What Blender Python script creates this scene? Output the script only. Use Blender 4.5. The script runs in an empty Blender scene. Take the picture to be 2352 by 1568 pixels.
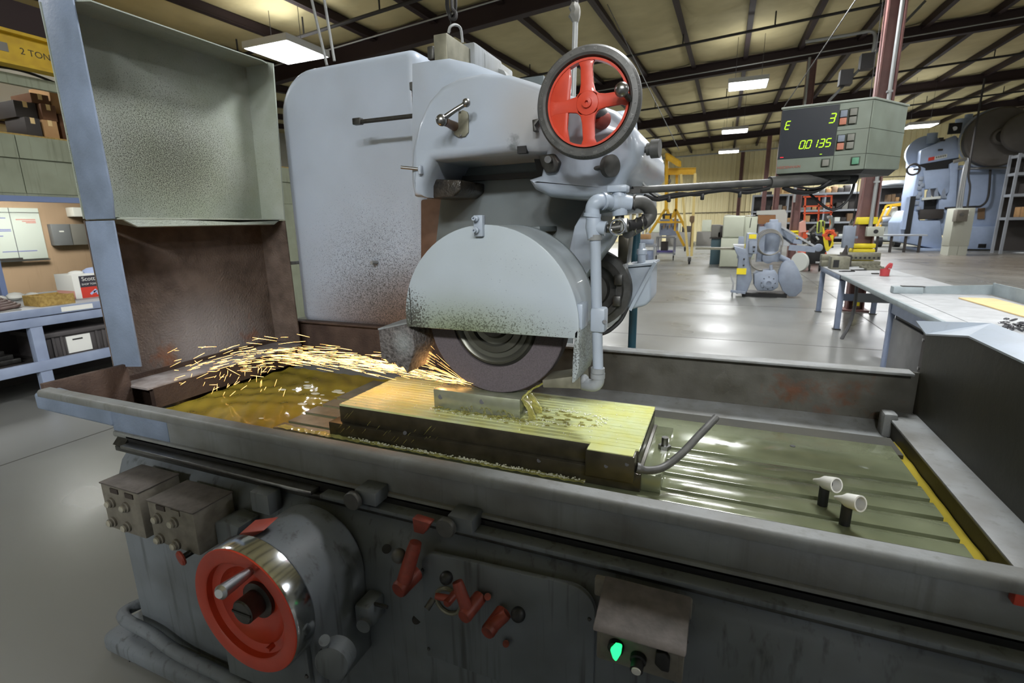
import bpy, bmesh, math, random
from mathutils import Vector, Matrix
random.seed(7)
S = bpy.context.scene
COL = S.collection

# ------------------------------------------------------------------ camera
F_PX, W_PX, H_PX = 1149.6, 2352, 1568
EYE = Vector((0, 0, 1.6))
def _rows():
    a, b, g = (math.radians(v) for v in (-22.70, 13.09, -0.892))
    rz = Matrix(((math.cos(a), -math.sin(a), 0), (math.sin(a), math.cos(a), 0), (0, 0, 1)))
    rx = Matrix(((1, 0, 0), (0, math.cos(b), -math.sin(b)), (0, math.sin(b), math.cos(b))))
    rr = Matrix(((math.cos(g), -math.sin(g), 0), (math.sin(g), math.cos(g), 0), (0, 0, 1)))
    return rr @ rx @ Matrix(((1, 0, 0), (0, 0, -1), (0, 1, 0))) @ rz
ROT = _rows()
cam_data = bpy.data.cameras.new('camera')
cam_data.sensor_width = 36
cam_data.lens = F_PX / W_PX * 36
cam_data.clip_start, cam_data.clip_end = 0.05, 200
cam_data.dof.use_dof = True
cam_data.dof.focus_distance = 1.75
cam_data.dof.aperture_fstop = 5.0
cam = bpy.data.objects.new('camera', cam_data)
COL.objects.link(cam)
cam.matrix_world = Matrix.Translation(EYE) @ Matrix((ROT[0], -ROT[1], -ROT[2])).transposed().to_4x4()
S.camera = cam

# ------------------------------------------------------------------ world, view
world = bpy.data.worlds.new('world'); S.world = world
world.use_nodes = True
world.node_tree.nodes['Background'].inputs[0].default_value = (0.75, 0.85, 1, 1)
world.node_tree.nodes['Background'].inputs[1].default_value = 0.02
S.view_settings.view_transform = 'Standard'
S.view_settings.look = 'None'
S.view_settings.gamma = 1
S.view_settings.use_curve_mapping = False
S.view_settings.exposure = -0.14
S.cycles.use_adaptive_sampling = True; S.cycles.adaptive_threshold = .06; S.cycles.light_sampling_threshold = .03; S.cycles.max_bounces = 5; S.cycles.diffuse_bounces = 3; S.cycles.glossy_bounces = 3; S.cycles.transmission_bounces = 5; S.cycles.caustics_reflective = False; S.cycles.caustics_refractive = False
LAMP_W = 210.0          # watts of one ceiling fixture
LAMP_GLOW = 14.0

# ------------------------------------------------------------------ geometry helpers
def ray(px, py):
    return ROT.transposed() @ Vector(((px - W_PX / 2) / F_PX, (py - H_PX / 2) / F_PX, 1))
def ay(px, py, y):            # the point of the place seen at a pixel, y metres deep
    d = ray(px, py); return EYE + d * (y / d.y)
def az(px, py, z):
    d = ray(px, py); return EYE + d * ((z - EYE.z) / d.z)
def ax(px, py, x):
    d = ray(px, py); return EYE + d * (x / d.x)
def V(*a): return Vector(a)
def lin(c):
    return tuple(((v / 255) / 12.92 if v / 255 <= .04045 else ((v / 255 + .055) / 1.055) ** 2.4) for v in c) + (1,)

def frame(d, up=None):
    d = d.normalized()
    up = up or (Vector((0, 0, 1)) if abs(d.z) < .95 else Vector((0, 1, 0)))
    s = d.cross(up).normalized()
    return d, s, s.cross(d).normalized()

class MB:
    def __init__(self): self.v = []; self.f = []
    def add(self, vs, fs):
        n = len(self.v); self.v += [Vector(p) for p in vs]; self.f += [tuple(i + n for i in f) for f in fs]; return self
    def hexa(self, p):        # 8 points: bottom ring then top ring
        return self.add(p, [(3, 2, 1, 0), (4, 5, 6, 7), (0, 1, 5, 4), (1, 2, 6, 5), (2, 3, 7, 6), (3, 0, 4, 7)])
    def box(self, x0, x1, y0, y1, z0, z1):
        return self.hexa([(x0, y0, z0), (x1, y0, z0), (x1, y1, z0), (x0, y1, z0), (x0, y0, z1), (x1, y0, z1), (x1, y1, z1), (x0, y1, z1)])
    def obox(self, c, sx, sy, sz, rz=0, m=None):
        m = m or Matrix.Rotation(rz, 3, 'Z'); c = Vector(c)
        return self.hexa([c + m @ Vector((x * sx / 2, y * sy / 2, z * sz / 2)) for z in (-1, 1) for x, y in ((-1, -1), (1, -1), (1, 1), (-1, 1))])
    def beam(self, a, b, w, h, up=None):
        a, b = Vector(a), Vector(b); d, s, u = frame(b - a, up)
        return self.hexa([p + s * i * w / 2 + u * j * h / 2 for p in (a, b) for i, j in ((-1, -1), (1, -1), (1, 1), (-1, 1))])
    def ibeam(self, a, b, w, h, t=.02, up=None):
        a, b = Vector(a), Vector(b); d, s, u = frame(b - a, up)
        self.beam(a + u * (h / 2 - t / 2), b + u * (h / 2 - t / 2), w, t, u)
        self.beam(a - u * (h / 2 - t / 2), b - u * (h / 2 - t / 2), w, t, u)
        return self.beam(a, b, t, h - 2 * t, u)
    def prism(self, poly, vec):
        n = len(poly); vec = Vector(vec); P = [Vector(p) for p in poly]
        return self.add(P + [p + vec for p in P], [tuple(range(n - 1, -1, -1)), tuple(range(n, 2 * n))] + [(i, (i + 1) % n, n + (i + 1) % n, n + i) for i in range(n)])
    def plate(self, poly, t):
        P = [Vector(p) for p in poly]; nrm = (P[1] - P[0]).cross(P[2] - P[0]).normalized()
        return self.prism([p - nrm * t / 2 for p in P], nrm * t)
    def tube(self, pts, r, n=10, closed=False, caps=True):
        P = [Vector(p) for p in pts]; m = len(P); R = r if isinstance(r, (list, tuple)) else [r] * m
        vs = []; fs = []; prev = None
        for i, p in enumerate(P):
            t = (P[(i + 1) % m] - P[i - 1]) if closed else (P[min(i + 1, m - 1)] - P[max(i - 1, 0)])
            if t.length < 1e-9: t = Vector((0, 0, 1))
            t.normalize()
            if prev is None: _, s, u = frame(t)
            else:
                s = prev - t * prev.dot(t)
                s = s.normalized() if s.length > 1e-6 else frame(t)[1]
                u = s.cross(t).normalized()
            prev = s
            for k in range(n):
                an = 2 * math.pi * k / n; vs.append(p + (s * math.cos(an) + u * math.sin(an)) * R[i])
        for i in range(m if closed else m - 1):
            j = (i + 1) % m
            for k in range(n): fs.append((i * n + k, i * n + (k + 1) % n, j * n + (k + 1) % n, j * n + k))
        if not closed and caps:
            fs.append(tuple(range(n - 1, -1, -1))); fs.append(tuple((m - 1) * n + k for k in range(n)))
        return self.add(vs, fs)
    def cyl(self, a, b, r0, r1=None, n=20): return self.tube([a, b], [r0, r0 if r1 is None else r1], n)
    def lathe(self, c, axis, prof, n=40, up=None):      # prof: (radius, height along axis)
        c = Vector(c); d, s, u = frame(Vector(axis), up); vs = []; fs = []; m = len(prof)
        for r, h in prof:
            for k in range(n):
                an = 2 * math.pi * k / n; vs.append(c + d * h + (s * math.cos(an) + u * math.sin(an)) * max(r, 1e-5))
        for i in range(m - 1):
            for k in range(n): fs.append((i * n + k, i * n + (k + 1) % n, (i + 1) * n + (k + 1) % n, (i + 1) * n + k))
        return self.add(vs, fs)
    def ball(self, c, r, n=14, sc=(1, 1, 1)):
        c = Vector(c); vs = []; fs = []; h = n // 2
        for i in range(h + 1):
            th = math.pi * i / h
            for k in range(n):
                ph = 2 * math.pi * k / n
                vs.append(c + Vector((sc[0] * r * math.sin(th) * math.cos(ph), sc[1] * r * math.sin(th) * math.sin(ph), sc[2] * r * math.cos(th))))
        for i in range(h):
            for k in range(n): fs.append((i * n + k, (i + 1) * n + k, (i + 1) * n + (k + 1) % n, i * n + (k + 1) % n))
        return self.add(vs, fs)
    def torus(self, c, axis, R, r, n=40, k=8):
        d, s, u = frame(Vector(axis)); c = Vector(c)
        return self.tube([c + (s * math.cos(2 * math.pi * i / n) + u * math.sin(2 * math.pi * i / n)) * R for i in range(n)], r, k, True)
    def build(self, name, mat, parent=None, bevel=0, seg=2, smooth=40, bangle=30):
        me = bpy.data.meshes.new(name); off = wloc(parent) if parent else Vector((0, 0, 0))
        me.from_pydata([p - off for p in self.v], [], self.f)
        bm = bmesh.new(); bm.from_mesh(me)
        bmesh.ops.remove_doubles(bm, verts=bm.verts, dist=1e-5)
        bmesh.ops.dissolve_degenerate(bm, dist=1e-6, edges=bm.edges)
        bmesh.ops.recalc_face_normals(bm, faces=bm.faces)
        if bevel:
            es = [e for e in bm.edges if len(e.link_faces) == 2 and e.calc_face_angle(0) > math.radians(bangle)]
            bmesh.ops.bevel(bm, geom=es, offset=bevel, segments=seg, profile=.5, affect='EDGES', clamp_overlap=True)
        bm.to_mesh(me); bm.free()
        if smooth:
            me.polygons.foreach_set('use_smooth', [True] * len(me.polygons))
            me.set_sharp_from_angle(angle=math.radians(smooth))
        me.materials.append(MT[mat])
        o = bpy.data.objects.new(name, me); COL.objects.link(o); o.parent = parent
        return o

def wloc(o):
    p = Vector(o.location)
    while o.parent: o = o.parent; p += o.location
    return p
def tag(o, label=None, cat=None, group=None, kind=None):
    if label: o['label'] = label
    if cat: o['category'] = cat
    if group: o['group'] = group
    if kind: o['kind'] = kind
    return o
def thing(name, label, cat, loc=(0, 0, 0), group=None, kind=None):
    o = bpy.data.objects.new(name, None); COL.objects.link(o); o.location = loc; o.empty_display_size = .1
    return tag(o, label, cat, group, kind)
def copy_tree(o, parent=None):
    c = o.copy(); COL.objects.link(c); c.parent = parent
    for ch in list(o.children): copy_tree(ch, c)
    return c
def smooth_path(pts, k=6):
    P = [Vector(p) for p in pts]; out = []
    for i in range(len(P) - 1):
        p0, p1, p2, p3 = P[max(i - 1, 0)], P[i], P[i + 1], P[min(i + 2, len(P) - 1)]
        for j in range(k):
            t = j / k
            out.append(.5 * ((2 * p1) + (p2 - p0) * t + (2 * p0 - 5 * p1 + 4 * p2 - p3) * t * t + (3 * p1 - p0 - 3 * p2 + p3) * t ** 3))
    return out + [P[-1]]
def text_mesh(s, size, ext=.0006):
    cu = bpy.data.curves.new('lettering', 'FONT'); cu.body = s; cu.size = size; cu.extrude = ext; cu.align_x = 'CENTER'; cu.align_y = 'CENTER'
    o = bpy.data.objects.new('lettering', cu); COL.objects.link(o)
    bpy.context.view_layer.update()
    me = bpy.data.meshes.new_from_object(o.evaluated_get(bpy.context.evaluated_depsgraph_get()))
    bpy.data.objects.remove(o)
    return me
def lettering(name, s, size, mat, parent, origin, right, up):
    me = text_mesh(s, size); right = Vector(right).normalized(); up = Vector(up).normalized(); n = right.cross(up)
    off = wloc(parent)
    m = Matrix((right, up, n)).transposed().to_4x4(); m.translation = Vector(origin) - off
    me.transform(m); me.materials.clear(); me.materials.append(MT[mat])
    o = bpy.data.objects.new(name, me); COL.objects.link(o); o.parent = parent
    return o

# ------------------------------------------------------------------ materials
MT = {}
class NT:
    def __init__(self, mat): self.t = mat.node_tree; self.n = self.t.nodes; self.l = self.t.links
    def new(self, typ, **kw):
        n = self.n.new(typ)
        for k, v in kw.items(): setattr(n, k, v)
        return n
    def link(self, a, b): self.l.new(a, b)
    def math(self, op, a, b=None, c=None):
        n = self.new('ShaderNodeMath', operation=op)
        for i, x in enumerate((a, b, c)):
            if x is None: continue
            if isinstance(x, (int, float)): n.inputs[i].default_value = x
            else: self.link(x, n.inputs[i])
        return n.outputs[0]
    def vmath(self, op, a, b=None):
        n = self.new('ShaderNodeVectorMath', operation=op)
        for i, x in enumerate((a, b)):
            if x is None: continue
            if isinstance(x, (tuple, list)): n.inputs[i].default_value = x
            else: self.link(x, n.inputs[i])
        return n.outputs['Value'] if op in ('LENGTH', 'DOT_PRODUCT') else n.outputs[0]
    def noise(self, vec, scale, detail=2.5, rough=.6):
        n = self.new('ShaderNodeTexNoise'); n.inputs['Scale'].default_value = scale; n.inputs['Detail'].default_value = detail
        n.inputs['Roughness'].default_value = rough
        self.link(vec, n.inputs['Vector']); return n.outputs[0]
    def rng(self, x, a, b, c=0, d=1, smooth=False):
        n = self.new('ShaderNodeMapRange')
        if smooth: n.interpolation_type = 'SMOOTHSTEP'
        self.link(x, n.inputs[0])
        for i, v in enumerate((a, b, c, d)): n.inputs[i + 1].default_value = v
        return n.outputs[0]
    def mix(self, fac, a, b):
        n = self.new('ShaderNodeMix', data_type='RGBA')
        for i, x in ((0, fac), (6, a), (7, b)):
            if isinstance(x, (int, float, tuple)): n.inputs[i].default_value = x
            else: self.link(x, n.inputs[i])
        return n.outputs[2]

def M(name, col, rough=.5, metal=0, spec=.5, var=None, streak=None, stains=(), bump=None, emit=None, trans=0, ior=1.45, coat=0, rvar=None, alpha=1):
    """var=(scale, colour2, amount); streak=(colour, amount); stains=[(centre, radii, colour, amount, speckle_scale, threshold)]; bump=(scale, strength)"""
    m = bpy.data.materials.new(name); m.use_nodes = True; MT[name] = m
    t = NT(m); b = t.n['Principled BSDF']; c = lin(col)
    b.inputs['Roughness'].default_value = rough; b.inputs['Metallic'].default_value = metal
    b.inputs['Specular IOR Level'].default_value = spec; b.inputs['IOR'].default_value = ior
    b.inputs['Transmission Weight'].default_value = trans; b.inputs['Coat Weight'].default_value = coat
    b.inputs['Alpha'].default_value = alpha
    b.inputs['Base Color'].default_value = c
    if emit: b.inputs['Emission Color'].default_value = lin(emit[0]); b.inputs['Emission Strength'].default_value = emit[1]
    pos = None; cur = None
    if var or streak or stains or bump or rvar:
        pos = t.new('ShaderNodeNewGeometry').outputs['Position']
    if var:
        f = t.rng(t.noise(pos, var[0]), .35, .7, 0, var[2]); cur = t.mix(f, cur or c, lin(var[1]))
    if streak:
        q = t.vmath('MULTIPLY', pos, (38, 38, 1.6)); f = t.rng(t.noise(q, 1, 3, .6), .56, .72, 0, streak[1])
        cur = t.mix(f, cur or c, lin(streak[0]))
    for st in stains:
        ce, ra, sc, amt = st[:4]
        q = t.vmath('DIVIDE', t.vmath('SUBTRACT', pos, tuple(ce)), tuple(ra))
        f = t.rng(t.vmath('LENGTH', q), 1, 0, 0, 1, True)
        if len(st) > 4 and st[4]:
            nz = t.noise(pos, st[4], 3, .65); th = t.math('SUBTRACT', st[5] + .22, t.math('MULTIPLY', f, .22))
            g = t.math('MULTIPLY', t.math('SUBTRACT', nz, th), 14 if st[4] > 30 else 4); gn = t.rng(g, 0, 1, 0, amt)
            f = t.math('MULTIPLY', gn, t.rng(f, 0, .25))
        else: f = t.math('MULTIPLY', f, amt)
        cur = t.mix(f, cur or c, lin(sc))
    if cur is not None: t.link(cur, b.inputs['Base Color'])
    if rvar: t.link(t.rng(t.noise(pos, rvar[0]), .35, .65, rvar[1], rvar[2]), b.inputs['Roughness'])
    if bump:
        bn = t.new('ShaderNodeBump'); bn.inputs['Strength'].default_value = bump[1]; bn.inputs['Distance'].default_value = bump[2] if len(bump) > 2 else .002
        t.link(t.noise(pos, bump[0], 2, .6), bn.inputs['Height']); t.link(bn.outputs[0], b.inputs['Normal'])
    return m

PAINT = (156, 167, 180)
M('machine_paint', PAINT, .36, var=(3.0, (140, 146, 152), .6), streak=((120, 120, 112), .18), bump=(60, .12), spec=.4, coat=.12)
M('machine_paint_dirty', (136, 141, 145), .5, var=(5, (112, 112, 106), .8), streak=((70, 70, 64), .6), bump=(45, .3), spec=.4)
M('base_paint', (108, 114, 120), .5, var=(5, (88, 92, 94), .8), streak=((58, 60, 58), .7), bump=(45, .3), spec=.4)
M('trough_paint', (122, 125, 125), .5, var=(7, (96, 95, 90), .8), streak=((84, 82, 76), .4), bump=(60, .4), spec=.4)
M('trough_inner', (80, 79, 72), .42, var=(5, (50, 48, 40), .9), stains=[((.45, 2.38, .88), (.42, .3, .16), (82, 50, 30), .9, 14, .42)], bump=(50, .5), rvar=(9, .25, .7))
M('rust_brown', (84, 70, 62), .75, var=(6, (52, 42, 38), .8), bump=(90, .9, .004), spec=.2)
M('guard_dark', (44, 44, 37), .55, var=(4, (60, 58, 45), .6), streak=((44, 42, 36), .5), bump=(40, .3))
M('red_paint', (196, 66, 42), .38, var=(9, (166, 50, 34), .6), spec=.45, coat=.15)
M('red_lever_shaded', (140, 60, 46), .5, var=(20, (96, 44, 36), .9))  # dirty red, darkened in colour for the shade on the levers
M('red_dull', (168, 70, 56), .5, var=(14, (120, 52, 44), .7))
M('steel', (150, 150, 150), .32, 1, var=(30, (110, 110, 108), .6))
M('steel_dark', (86, 86, 84), .42, .8, var=(24, (58, 56, 52), .7))
M('iron', (92, 92, 90), .5, .35, var=(20, (66, 66, 64), .7))
M('chrome', (205, 208, 212), .14, 1)
M('alu', (185, 188, 192), .3, 1)
M('black', (24, 24, 25), .5)
M('black_rubber', (30, 30, 31), .6)
M('oily_black', (30, 28, 26), .22, var=(18, (60, 54, 46), .7), bump=(70, .8, .004))
M('white_plastic', (214, 214, 208), .45)
M('box_grey', (118, 114, 104), .55, var=(26, (92, 86, 78), .8), bump=(90, .2))
M('box_top', (88, 82, 78), .7, var=(30, (64, 60, 56), .8), bump=(70, .3))
M('label_dark', (58, 50, 46), .6)
M('clear_button', (158, 154, 140), .3)
M('green_lamp', (10, 90, 40), .25, emit=((40, 255, 130), 2.2))
M('screen', (34, 38, 46), .28)
M('digit', (60, 80, 0), .5, emit=((178, 230, 20), 1.5))
M('led_red', (120, 10, 20), .5, emit=((255, 30, 50), 1.2))
M('dro_case', (132, 142, 130), .6, var=(9, (112, 118, 106), .7))
M('dro_top', (150, 156, 146), .55)
M('dro_side', (140, 144, 136), .6, var=(8, (122, 124, 116), .6))
M('dro_groove', (72, 78, 68), .7)
M('key_red', (190, 122, 100), .6); M('key_green', (96, 150, 122), .6); M('key_grey', (128, 128, 120), .6); M('key_blue', (128, 136, 150), .6)
M('print_red', (170, 100, 84), .6)
M('coolant', (160, 144, 54), .12, var=(6, (132, 118, 44), .8), bump=(16, .3, .005), spec=.6, coat=.2)
M('coolant_film', (206, 206, 132), .08, bump=(26, .4, .004), spec=.6, trans=.35, ior=1.33)
M('coolant_stream', (236, 230, 140), .05, trans=.75, ior=1.2, spec=.5)
M('foam', (214, 216, 196), .35, bump=(140, .6, .003))
M('wet_table', (122, 128, 102), .1, .1, var=(6, (98, 104, 80), .8), bump=(13, .10, .004), rvar=(14, .05, .22), spec=.7, coat=.5)
M('wet_slot', (34, 32, 22), .12)
M('chuck_side', (74, 70, 58), .3, .4, var=(16, (48, 46, 38), .8), bump=(40, .15))
M('chuck_strip', (198, 206, 160), .16, 0, var=(9, (196, 196, 118), .9), bump=(18, .12, .003), spec=.6, coat=.3)
M('chuck_gap', (120, 118, 60), .2, .2)
M('work_steel', (168, 172, 152), .25, .6, var=(14, (140, 146, 116), .7), bump=(24, .15))
M('wheel_abrasive', (92, 86, 88), .9, var=(300, (74, 68, 70), .8), bump=(500, .3, .001), spec=.2)
M('wheel_flange', (84, 84, 76), .35, .6)
M('spark', (255, 180, 90), .5, emit=((255, 190, 110), 8))
M('cover_paint', (162, 172, 186), .4, var=(2.4, (150, 158, 168), .7), spec=.4, coat=.1, bump=(70, .12),
  stains=[((-1.7, 2.42, .98), (1.0, 1.2, .5), (112, 86, 68), .95),
          ((-1.5, 2.42, 1.15), (.5, 1.0, .35), (96, 70, 52), .6),
          ((-1.85, 2.42, 1.15), (.95, 1.4, 1.0), (46, 46, 42), .9, 250, .47)])
M('shield_face', (152, 158, 150), .6, var=(5, (136, 144, 128), .8), bump=(80, .5, .003),
  stains=[((-2.6, 1.85, 1.85), (.6, .62, .5), (118, 122, 92), .5), ((-2.6, 1.8, 1.95), (.6, .75, .62), (48, 48, 40), .95, 210, .455), ((-2.6, 1.85, 2.0), (.6, 1.0, .9), (60, 60, 50), .8, 170, .52)])
M('shield_low', (100, 88, 80), .8, var=(9, (66, 56, 50), .8), bump=(85, 1.0, .005), spec=.2,
  stains=[((-2.6, 1.86, 1.0), (.5, .46, .34), (168, 164, 164), .8), ((-2.6, 1.62, .96), (.3, .14, .14), (134, 92, 66), .8, 9, .36), ((-2.6, 2.12, 1.0), (.3, .12, .16), (130, 84, 60), .7, 12, .4)])
M('shield_frame', (122, 135, 156), .5, var=(5, (100, 111, 126), .9), bump=(70, .5, .003), spec=.35)
M('guard_paint', (164, 174, 182), .42, var=(3, (152, 160, 162), .7), spec=.4, coat=.1, bump=(60, .12),
  stains=[((-.78, 1.42, 1.22), (.5, .5, .22), (112, 122, 80), .95), ((-.72, 1.42, 1.27), (.5, .5, .14), (58, 60, 46), .8, 220, .47), ((-.97, 1.42, 1.28), (.12, .5, .16), (60, 58, 50), .9, 150, .38), ((-.6, 1.42, 1.45), (.4, .5, .3), (84, 88, 84), .6, 120, .64)])
M('head_paint', (160, 170, 183), .34, var=(3.5, (146, 152, 158), .6), spec=.45, coat=.18, bump=(50, .12),
  stains=[((-.62, 1.6, 1.93), (.16, .5, .22), (150, 146, 140), .7), ((-.665, 1.62, 1.865), (.035, .2, .045), (86, 92, 90), .8, 24, .3), ((-.55, 1.6, 1.9), (.25, .6, .3), (80, 80, 76), .8, 45, .66)])
M('slide_grey', (96, 104, 106), .5, var=(5, (82, 88, 88), .8), bump=(40, .2))
M('brass_rust', (104, 82, 68), .4, .3, var=(9, (70, 52, 42), .8))
M('lip_grey', (150, 144, 142), .7, var=(14, (110, 100, 96), .8), bump=(80, .5, .004))
M('grime_crust', (104, 100, 98), .7, var=(70, (52, 48, 46), 1.0), bump=(110, 1.0, .006), stains=[((-1.02, 1.4, 1.2), (.06, .3, .07), (136, 142, 140), .6)])
M('tail_paint', (150, 158, 160), .5, var=(9, (120, 124, 112), .8), stains=[((-.39, 1.5, 1.22), (.05, .4, .2), (44, 42, 36), .75, 190, .45)])
# place
M('floor_concrete', (126, 127, 124), .30, var=(.4, (110, 110, 105), .7), rvar=(.7, .27, .42), spec=.5,
  stains=[((9, 24, 0), (9, 14, 2), (104, 92, 78), .75), ((3.2, 8, 0), (2.2, 3, 1), (112, 106, 96), .5)])
M('floor_joint', (70, 68, 64), .8)
M('roof_blanket', (206, 194, 150), .75, var=(1.2, (186, 174, 132), .8), bump=(3, .5, .03), spec=.3)
M('steel_brown', (52, 41, 41), .6, spec=.3)
M('column_brown', (128, 92, 88), .5, var=(4, (106, 76, 74), .7))
M('wall_cream', (240, 228, 182), .55)
M('wall_white', (206, 206, 196), .6)
M('pipe_dark', (44, 42, 42), .6); M('pipe_grey', (158, 160, 160), .45, .3)
M('lamp_body', (200, 202, 204), .5)
M('lamp_glow', (255, 255, 255), .5, emit=((250, 252, 255), LAMP_GLOW))
M('yellow', (224, 176, 40), .5, var=(6, (200, 150, 36), .6)); M('yellow_pale', (214, 192, 124), .5); M('yellow_tape', (236, 214, 40), .5)
M('crane_yellow', (206, 170, 30), .5, var=(5, (170, 136, 26), .7))
M('print_black', (40, 40, 36), .6)
M('bench_blue', (146, 158, 182), .5, var=(5, (124, 136, 162), .7)); M('bench_top', (176, 178, 180), .5, var=(7, (150, 152, 154), .8))
M('wood_ply', (224, 196, 142), .6, var=(9, (206, 176, 120), .6)); M('cardboard', (178, 140, 96), .8, var=(5, (152, 116, 78), .6)); M('cardboard_dark', (96, 66, 44), .85)
M('osb', (174, 146, 82), .8, var=(34, (130, 104, 52), .9))
M('panel_wood', (186, 158, 130), .6, var=(2, (168, 142, 116), .7), streak=((150, 124, 100), .3))
M('whiteboard', (222, 230, 222), .3); M('ink_blue', (120, 126, 190), .6); M('ink_red', (214, 140, 130), .6)
M('panel_grey', (118, 120, 122), .5); M('green_grey', (142, 148, 128), .65, var=(3, (124, 128, 108), .7), streak=((104, 104, 84), .6)); M('frame_blue', (112, 128, 166), .5)
M('glass', (235, 240, 240), .03, trans=1, ior=1.1, spec=.2)
M('paper', (230, 230, 224), .7); M('paper_dark', (54, 52, 60), .6); M('paper_red', (206, 60, 44), .6); M('towel_blue', (176, 190, 226), .8)
M('crate_grey', (78, 74, 74), .55); M('hose_brown', (96, 78, 74), .55)
M('cream_machine', (186, 190, 172), .5, var=(2, (172, 176, 156), .6)); M('teal_dark', (66, 88, 96), .5); M('teal_pole', (36, 72, 84), .45)
M('grey_machine', (146, 156, 172), .45, var=(5, (124, 132, 146), .7)); M('press_blue', (162, 178, 206), .45, var=(2, (146, 162, 188), .7)); M('press_dark', (98, 94, 90), .5, .2, var=(3, (88, 84, 80), .7))
M('orange', (226, 92, 52), .5); M('pink_faded', (226, 168, 152), .6); M('hose_yellow', (226, 206, 40), .45); M('hi_vis', (206, 222, 110), .6)
M('rack_grey', (140, 144, 150), .5); M('goods_dark', (56, 52, 50), .7); M('goods_brown', (124, 100, 76), .8); M('goods_grey', (122, 120, 114), .6)
M('white_paint', (206, 210, 204), .45); M('beige', (176, 178, 166), .5); M('steel_fixture', (132, 130, 114), .45, .4, var=(18, (104, 102, 88), .7))
M('sheet_grey', (112, 112, 114), .35, .6, var=(5, (88, 88, 90), .8)); M('tray_grey', (146, 156, 160), .5, var=(7, (124, 134, 136), .7))
M('red_rag', (176, 62, 66), .7); M('chain_steel', (90, 90, 94), .35, .8); M('board_brown', (160, 116, 78), .7); M('purple', (90, 84, 140), .6)

# ================================================================== the hall
def seen(p, m=120):
    q = ROT @ (Vector(p) - EYE)
    if q.z < .1: return False
    x, y = W_PX / 2 + F_PX * q.x / q.z, H_PX / 2 + F_PX * q.y / q.z
    return -m < x < W_PX + m and -m < y < H_PX + m
X0, X1, Y0, Y1 = -20.0, 21.0, -9.0, 46.0
RAFT = [(-9, 5.70, .078), (1.33, 5.85, .078), (10.67, 6.05, .075), (20.0, 6.50, .050), (29.4, 6.72, .046), (38.7, 6.91, .047), (46.2, 6.97, .046)]
def raft_z(x, y):
    for (ya, a, b), (yb, c, d) in zip(RAFT, RAFT[1:]):
        if y <= yb or yb == RAFT[-1][0]:
            t = (y - ya) / (yb - ya); return (a + b * x) * (1 - t) + (c + d * x) * t

floor = MB().box(X0, X1, Y0, Y1, -.15, 0).build('floor', 'floor_concrete', smooth=0)
tag(floor, 'worn grey concrete workshop floor with dull reflections', 'floor', kind='structure')
for y in (4.6, 7.4, 10.67, 14.5, 20.0, 25, 29.4): MB().box(-6.4 if y < 10 else -4, 16, y - .006, y + .006, -.001, .0012).build('expansion_joint', 'floor_joint', floor, smooth=0)
for x in (-4.6, 2.27, 6.6): MB().box(x - .006, x + .006, -2, 40, -.001, .0012).build('expansion_joint', 'floor_joint', floor, smooth=0)

deck = MB()
xs = [X0 + (X1 - X0) * i / 20 for i in range(21)]
for (ya, _, _), (yb, _, _) in zip(RAFT, RAFT[1:]):
    for xa, xb in ((X0, X1),):
        deck.hexa([V(xa, ya, raft_z(xa, ya) + .62), V(xb, ya, raft_z(xb, ya) + .62), V(xb, yb, raft_z(xb, yb) + .62), V(xa, yb, raft_z(xa, yb) + .62),
                   V(xa, ya, raft_z(xa, ya) + .72), V(xb, ya, raft_z(xb, ya) + .72), V(xb, yb, raft_z(xb, yb) + .72), V(xa, yb, raft_z(xa, yb) + .72)])
ceiling = deck.build('ceiling', 'roof_blanket', smooth=0)
tag(ceiling, 'pitched roof of yellowed insulation blanket between dark steel purlins', 'ceiling', kind='structure')
PUR = [-3.0 + 1.6 * i for i in range(-9, 13)]
for i, x in enumerate(PUR):
    pts = [V(x, y, raft_z(x, y) + .41) for y, _, _ in RAFT]
    if any(seen(p, 700) for p in pts):
        m = MB()
        for a, b in zip(pts, pts[1:]): m.beam(a, b, .075, .20); m.beam(a + V(.05, 0, -.09), b + V(.05, 0, -.09), .1, .014)
        m.build('purlin', 'steel_brown', ceiling, smooth=0)
    if i + 1 < len(PUR):
        xa, xb = x + .04, PUR[i + 1] - .04
        for (ya, _, _), (yb, _, _) in zip(RAFT, RAFT[1:]):
            c = V((xa + xb) / 2, (ya + yb) / 2, raft_z((xa + xb) / 2, (ya + yb) / 2) + .5)
            if yb < 2 or not any(seen(V(a, b, raft_z(a, b) + .5), 250) for a in (xa, xb) for b in (ya, (ya + yb) / 2, yb)): continue
            m = MB(); nx, ny = 6, 14; vs = []; fs = []
            for j in range(ny + 1):
                for k in range(nx + 1):
                    u, w = k / nx, j / ny; X = xa + (xb - xa) * u; Y = ya + (yb - ya) * w
                    sag = -.10 * math.sin(math.pi * u) * (.6 + .4 * abs(math.sin(w * math.pi * 6))) + random.uniform(-.012, .012)
                    vs.append(V(X, Y, raft_z(X, Y) + .52 + sag))
            for j in range(ny):
                for k in range(nx): a = j * (nx + 1) + k; fs.append((a, a + 1, a + nx + 2, a + nx + 1))
            m.add(vs, fs).build('insulation_panel', 'roof_blanket', ceiling, smooth=60)
for y, a, b in RAFT[1:]:
    if y < 5: continue
    h = .42
    MB().ibeam(V(X0, y, a + b * X0 + h / 2), V(X1, y, a + b * X1 + h / 2), .2, h, .03).build('rafter', 'steel_brown', ceiling, smooth=0)

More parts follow.
